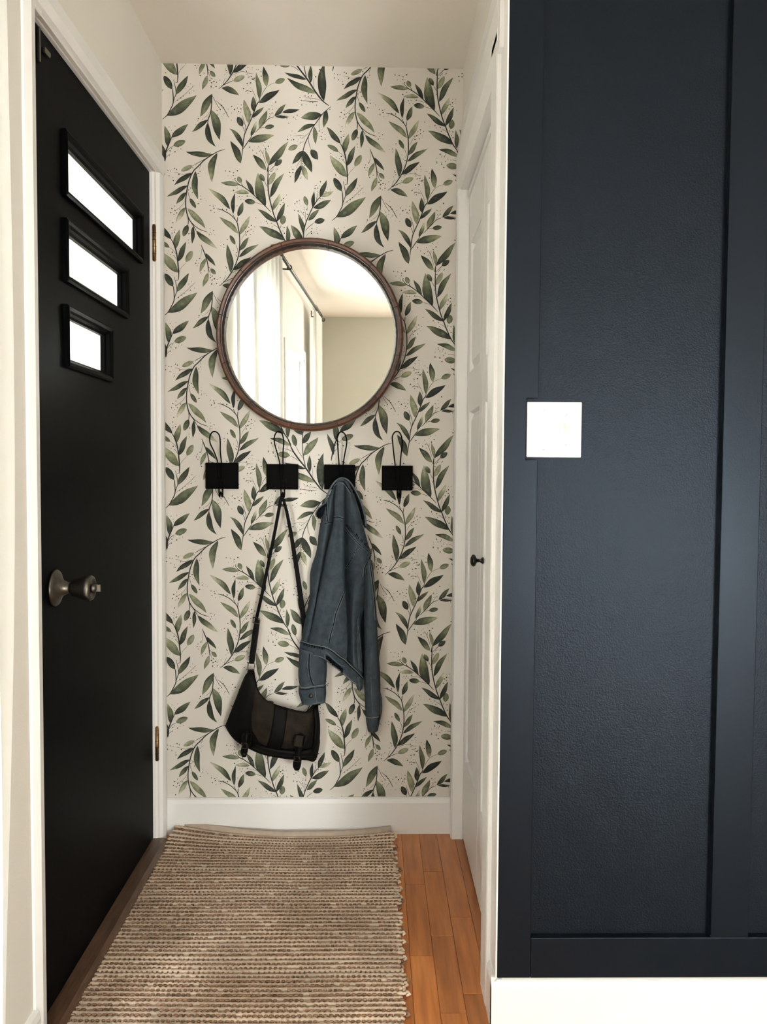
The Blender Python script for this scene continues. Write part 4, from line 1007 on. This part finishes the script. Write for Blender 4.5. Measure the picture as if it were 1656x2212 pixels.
soft(Bg, 'strap_tab', [[(535,1444,.036),(533,1458,.040),(529,1475,.040)],[(542,1446,.046),(541,1460,.052),(541,1480,.054)],[(549,1446,.036),(551,1462,.040),(556,1482,.040)]], M['leather'], Bg.root, 10, 4, .024, .001, seed=27)

# ---- switch plate on the navy wall
zx0, zz1 = ony(1138, 868, NB-.006); zx1, zz0 = ony(1254.5, 988.5, NB-.006)
sp = empty('switch_plate', ((zx0+zx1)/2, NB, (zz0+zz1)/2))
tag(sp, 'white two-gang light switch plate in the notch of the navy board', 'light switch')
w2, h2 = (zx1-zx0)/2, (zz1-zz0)/2
box('plate', (-w2, -.0065, -h2), (w2, -.0003, h2), M['plastic'], sp, .0018, 2)
tgx = ony(1222, 930, NB-.006)[0]-(zx0+zx1)/2; bgx = ony(1173, 930, NB-.006)[0]-(zx0+zx1)/2
boxes('toggle_collar', [((tgx-.0062, -.0085, -.013), (tgx+.0062, -.006, .013))], M['plastic'], sp, .0006)
prism('toggle', [(-.0064, -.006), (-.0064, .004), (-.019, .013), (-.0205, .009), (-.0115, -.004)], tgx-.0045, tgx+.0045, 'x', M['plastic'], sp)
for sx_, dz in ((tgx, .0305), (tgx, -.0305), (bgx, .0415), (bgx, -.0415)):
    sc = lathe('screw', [(0, .0036), (.0008, .0034), (.0012, .002), (.0012, 0)], (sx_, -.0065, dz), (0, -1, 0), M['plastic'], sp, 14)
    a = random.uniform(0, 3)
    tube('screw_slot', [(sx_-.0028*math.cos(a), -.0078, dz-.0028*math.sin(a)), (sx_+.0028*math.cos(a), -.0078, dz+.0028*math.sin(a))], .0003, M['slot'], sc, 4)

# ================================================================== woven rug
RX0, RX1, RY0, RY1 = -.652, .072, .95, 2.668
rug = empty('woven_rug', ((RX0+RX1)/2, (RY0+RY1)/2, 0)); tag(rug, 'cream and brown woven rag rug on the wood floor before the front door', 'rug')
rcx, rcy = (RX0+RX1)/2, (RY0+RY1)/2
def rug_z(x, y):
    """gentle waves, and the far end riding up at its corners against the baseboard"""
    z = .0005 + .0025*(1+math.sin(x*9+y*4))*.5*max(0, math.sin((y-1)*2.6))
    e = max(0, (y-2.50)/.18)
    lft = max(0, (-.30-x)/.35); rgt = max(0, (x+.10)/.17)
    return z + e*e*(.004 + .030*lft**1.6 + .010*rgt**1.5)
def rug_p(x, y, h=0.0):
    # the far edge sags towards the viewer in its middle
    t = max(0, (y-2.35)/.35); m = (x-rcx)/((RX1-RX0)/2)
    yy = y - .028*t*t*(1-m*m) + .020*t*max(0, -m)
    xx = x + .012*t*max(0, -m) - .014*t*max(0, m)*.8
    return Vector((xx-rcx, yy-rcy, rug_z(x, y)+h))
nx_r, ny_r = 30, 70
vs, fs = [], []
for lay in (0, 1):
    for j in range(ny_r+1):
        for i in range(nx_r+1):
            vs.append(rug_p(RX0+.006+(RX1-RX0-.012)*i/nx_r, RY0+(RY1-RY0)*j/ny_r, .0045 if lay else .0002))
st_ = (nx_r+1)*(ny_r+1)
for j in range(ny_r):
    for i in range(nx_r):
        a = j*(nx_r+1)+i; b = a+1; c = a+nx_r+2; d = a+nx_r+1
        fs.append([a, d, c, b]); fs.append([st_+a, st_+b, st_+c, st_+d])
for j in range(ny_r):
    for i in (0, nx_r):
        a = j*(nx_r+1)+i; d = a+nx_r+1; fs.append([a, d, d+st_, a+st_])
for i in range(nx_r):
    for j in (0, ny_r):
        a = j*(nx_r+1)+i; fs.append([a, a+1, a+1+st_, a+st_])
mesh_obj('rug_ground', vs, fs, M['hem'], rug, True)
PITCHR = .0180
rr = random.Random(21)
beads = []
j = 0
y = RY0+.012
bead_ring = []
for lat in (0.0, PI/3, 2*PI/3, PI):
    bead_ring.append(lat)
while y < RY1-.004:
    n = 116
    wob = rr.uniform(0, 9); ex0, ex1 = rr.uniform(-.006, .005), rr.uniform(-.005, .008)
    pts, rads = [], []; cr_ = rr.uniform(.0056, .0068)
    for k in range(n):
        x = RX0+ex0+(RX1+ex1-RX0-ex0)*k/(n-1)
        dy = .0060*noise.noise(Vector((x*4, y*2.0, 3))) + .0016*noise.noise(Vector((x*40, wob, 2)))
        ph = x/.0125*2*PI
        pts.append(rug_p(x, y+dy+.0009*math.sin(ph), .0055+.0007*math.sin(ph)))
        rads.append(cr_+.0012*math.sin(ph+1.2)+.0007*noise.noise(Vector((x*60, y*50, 5))))
    rads[0] *= .5; rads[-1] *= .6
    cv, cf_ = tube_data(pts, rads, 6, True, .55, Vector((0, 0, 1)))
    mesh_obj('cotton_cord', cv, cf_, M['cotton'], rug, True)
    # turned-back loop at the selvedge
    if rr.random() < .6:
        e = rug_p(RX1+ex1, y, .006)
        tube('selvedge_loop', [e, e+Vector((.003, -.001, .001)), e+Vector((.004+rr.uniform(0, .005), -.006, -.001)), e+Vector((.000, -.010, -.002))], [.0036, .0036, .0032, .0026], M['cotton' if rr.random() < .75 else 'jute'], rug, 6)
    # jute pick between two cords
    yb = y + PITCHR*.5
    if yb < RY1-.012:
        strength = rr.choice((.35, .6, .8, .95, 1.05, 1.15))
        x = RX0+.008+rr.uniform(0, .01)
        while x < RX1-.006:
            ln = .0049*min(1.05, strength+.15)*rr.uniform(.8, 1.1); wd = .0034*min(1, strength)*rr.uniform(.75, 1.2)
            dy = .0060*noise.noise(Vector((x*4, y*2.0, 3)))
            if rr.random() < .95: beads.append((x, yb+dy, ln, wd))
            x += .0116+rr.uniform(-.0012, .0012)
    y += PITCHR*rr.uniform(.93, 1.07); j += 1
BV, BF = [], []
for x, yb, ln, wd in beads:
    o = len(BV); c = rug_p(x, yb, .0070)
    for (sx_, r_) in ((-1, .55), (-.7, 1), (.7, 1), (1, .55)):
        for a in range(6):
            t = 2*PI*a/6; BV.append(c+Vector((sx_*ln, math.cos(t)*wd*r_, math.sin(t)*.0030*r_)))
    for s3 in range(3):
        for a in range(6):
            b = (a+1) % 6; BF.append([o+s3*6+a, o+s3*6+b, o+s3*6+6+b, o+s3*6+6+a])
    BF += [[o+a for a in range(6)][::-1], [o+18+a for a in range(6)]]
stuff(mesh_obj('jute_picks', BV, BF, M['jute'], rug, True))
# folded hem tape at the far end
hv, hf = [], []
n = 40
for i in range(n+1):
    x = RX0+.004+(RX1-RX0-.010)*i/n
    p = rug_p(x, RY1, .0)
    for dy, dz in ((-.004, .001), (-.004, .009), (.008, .017), (.014, .017), (.016, .012), (.004, .001)):
        hv.append(p+Vector((0, dy, dz)))
for i in range(n):
    for k in range(6):
        k2 = (k+1) % 6; hf.append([i*6+k, i*6+k2, (i+1)*6+k2, (i+1)*6+k])
hf += [list(range(6))[::-1], [n*6+k for k in range(6)]]
mesh_obj('hem_tape', hv, hf, M['hem'], rug, True)

# ================================================================== windows, curtains and what the mirror sees
def window_unit(name, W, label):
    y0, y1, z0, z1 = W
    w = empty(name); struct(w, label)
    c = .065
    boxes('window_casing', [((XL-.001, y0-c, z0-c), (XL+.016, y0, z1+c)), ((XL-.001, y1, z0-c), (XL+.016, y1+c, z1+c)), ((XL-.001, y0, z1), (XL+.016, y1, z1+c))], M['trim'], w, .002)
    box('window_sill', (XL-.12, y0-c, z0-.03), (XL+.04, y1+c, z0), M['trim'], w, .003)
    boxes('window_jamb', [((-.84, y0, z0), (XL, y0+.02, z1)), ((-.84, y1-.02, z0), (XL, y1, z1)), ((-.84, y0, z1-.02), (XL, y1, z1))], M['trim'], w)
    n = 1 if y1-y0 < 1 else 2
    for k in range(n):
        a = y0+.02+(y1-y0-.04)*k/n; b = y0+.02+(y1-y0-.04)*(k+1)/n
        s = boxes('sash', [((-.76, a, z0), (-.71, a+.045, z1-.02)), ((-.76, b-.045, z0), (-.71, b, z1-.02)), ((-.76, a+.045, z0), (-.71, b-.045, z0+.05)), ((-.76, a+.045, z1-.07), (-.71, b-.045, z1-.02))], M['trim'], w, .002)
        box('glass_pane', (-.737, a+.045, z0+.05), (-.733, b-.045, z1-.07), M['glass'], s)
    return w
w1 = window_unit('window_1', W1, 'white framed window behind the near curtain')
box('pine_stop', (-.708, W1[1]-.034, W1[2]+.01), (-.682, W1[1]-.0202, W1[3]-.03), M['pine'], w1)
hh = lathe('sash_lock', [(0, .014), (.010, .013), (.014, .008), (.014, 0)], (-.70, W1[1]-.05, 1.36), (1, 0, 0), M['pewter'], w1, 16)
tube('lock_lever', [(-.684, W1[1]-.05, 1.36), (-.672, W1[1]-.06, 1.34), (-.668, W1[1]-.066, 1.27)], .006, M['pewter'], hh, 8)
window_unit('window_2', W2, 'white framed pair of windows behind the camera')
w3 = empty('added_patio_door'); struct(w3, 'added glazed patio door, unseen, at the far end of the room')
Yp = YREAR
boxes('window_casing', [((PD[0]-.07, Yp-.001, 0), (PD[0], Yp+.018, PD[3]+.07)), ((PD[1], Yp-.001, 0), (PD[1]+.07, Yp+.018, PD[3]+.07)), ((PD[0], Yp-.001, PD[3]), (PD[1], Yp+.018, PD[3]+.07))], M['trim'], w3, .002)
for k in range(2):
    a = PD[0]+(PD[1]-PD[0])*k/2; b = a+(PD[1]-PD[0])/2
    s = boxes('sash', [((a, Yp-.07, .0), (a+.07, Yp-.03, PD[3])), ((b-.07, Yp-.07, 0), (b, Yp-.03, PD[3])), ((a+.07, Yp-.07, 0), (b-.07, Yp-.03, .1)), ((a+.07, Yp-.07, PD[3]-.08), (b-.07, Yp-.03, PD[3]))], M['trim'], w3, .002)
    box('glass_pane', (a+.07, Yp-.052, .1), (b-.07, Yp-.048, PD[3]-.08), M['glass'], s)

# ---- curtains on an iron rod
RODX, RODZ = -.575, 2.27
rod = empty('curtain_rod', (RODX, -1.1, RODZ)); tag(rod, 'black iron curtain rod over the windows with wall brackets', 'curtain rod')
tube('rod', [(0, -2.35, 0), (0, 2.52, 0)], .011, M['curtainrod'], rod, 14)
for yy in (-2.37, 2.54): lathe('finial', [(-.02, .012), (-.012, .018), (0, .02), (.012, .016), (.018, 0)], (0, yy, 0), (0, 1, 0), M['curtainrod'], rod, 16)
for yy in (-2.0, .9, 2.3):
    br_ = tube('bracket', [(XL-RODX+.004, yy, .05), (XL-RODX+.004, yy, -.006), (-.02, yy, -.012), (0, yy, -.013)], .005, M['curtainrod'], rod, 8)
    tube('bracket_cup', [(.014*math.cos(a), yy, .014*math.sin(a)) for a in [PI*2*k/16 for k in range(17)]], .004, M['curtainrod'], br_, 6)
def curtain(name, y0, y1, amp, folds, label, flare, seed, ztop=RODZ-.030, zbot=.012):
    rows, cols_ = 40, folds*12+1
    vs, fs = [], []
    for sgn in (0, 1):
        for r in range(rows):
            t = r/(rows-1); z = ztop+(zbot-ztop)*t
            for c in range(cols_):
                f = c/(cols_-1); w = .55+.45*t
                yy = y0+(y1-y0)*f
                yy += flare*(f-.5)*t*t + .010*math.sin(t*7+seed+f*3)*t
                x = amp*w*math.sin(f*folds*2*PI+.5*math.sin(t*4+seed)) + .012*math.sin(t*5+f*5+seed)*t
                vs.append((x+(.0012 if sgn else 0), yy-(y0+y1)/2, z))
    st2 = rows*cols_
    for r in range(rows-1):
        for c in range(cols_-1):
            a = r*cols_+c
            fs.append([a, a+1, a+cols_+1, a+cols_]); fs.append([st2+a, st2+a+cols_, st2+a+cols_+1, st2+a+1])
    for r in range(rows-1):
        for c in (0, cols_-1):
            a = r*cols_+c; fs.append([a, a+cols_, a+cols_+st2, a+st2])
    o = mesh_obj(name, vs, fs, M['curtain'], None, True, (RODX, (y0+y1)/2, 0))
    for k in range(folds+1):
        yy = (y0-y1)/2+(y1-y0)*k/folds
        tube('curtain_ring', [(.019*math.cos(a), yy, RODZ-.004+.022*math.sin(a)) for a in [2*PI*i/18 for i in range(19)]], .0018, M['curtainrod'], o, 6)
    tag(o, label, 'curtain', 'white curtains on the iron rod')
    return o
curtain('window_curtain', .32, 1.325, .028, 6, 'white sheer curtain hanging beside the front door casing', .05, 1.0)
curtain('window_curtain', -3.0, -2.35, .030, 5, 'white sheer curtain gathered at the far end of the rod', .22, 2.2)

# ---- porch outside the front door
sf = struct(box('ceiling_porch', (-2.6, .2, 2.34), (-.86, 3.6, 2.40), mat('porch_soffit', (.80, .70, .48), .8)))
struct(box('ground', (-14, -12, -.35), (-.86, 14, -.25), mat('grey_green_ground', (.16, .17, .12), .9)))
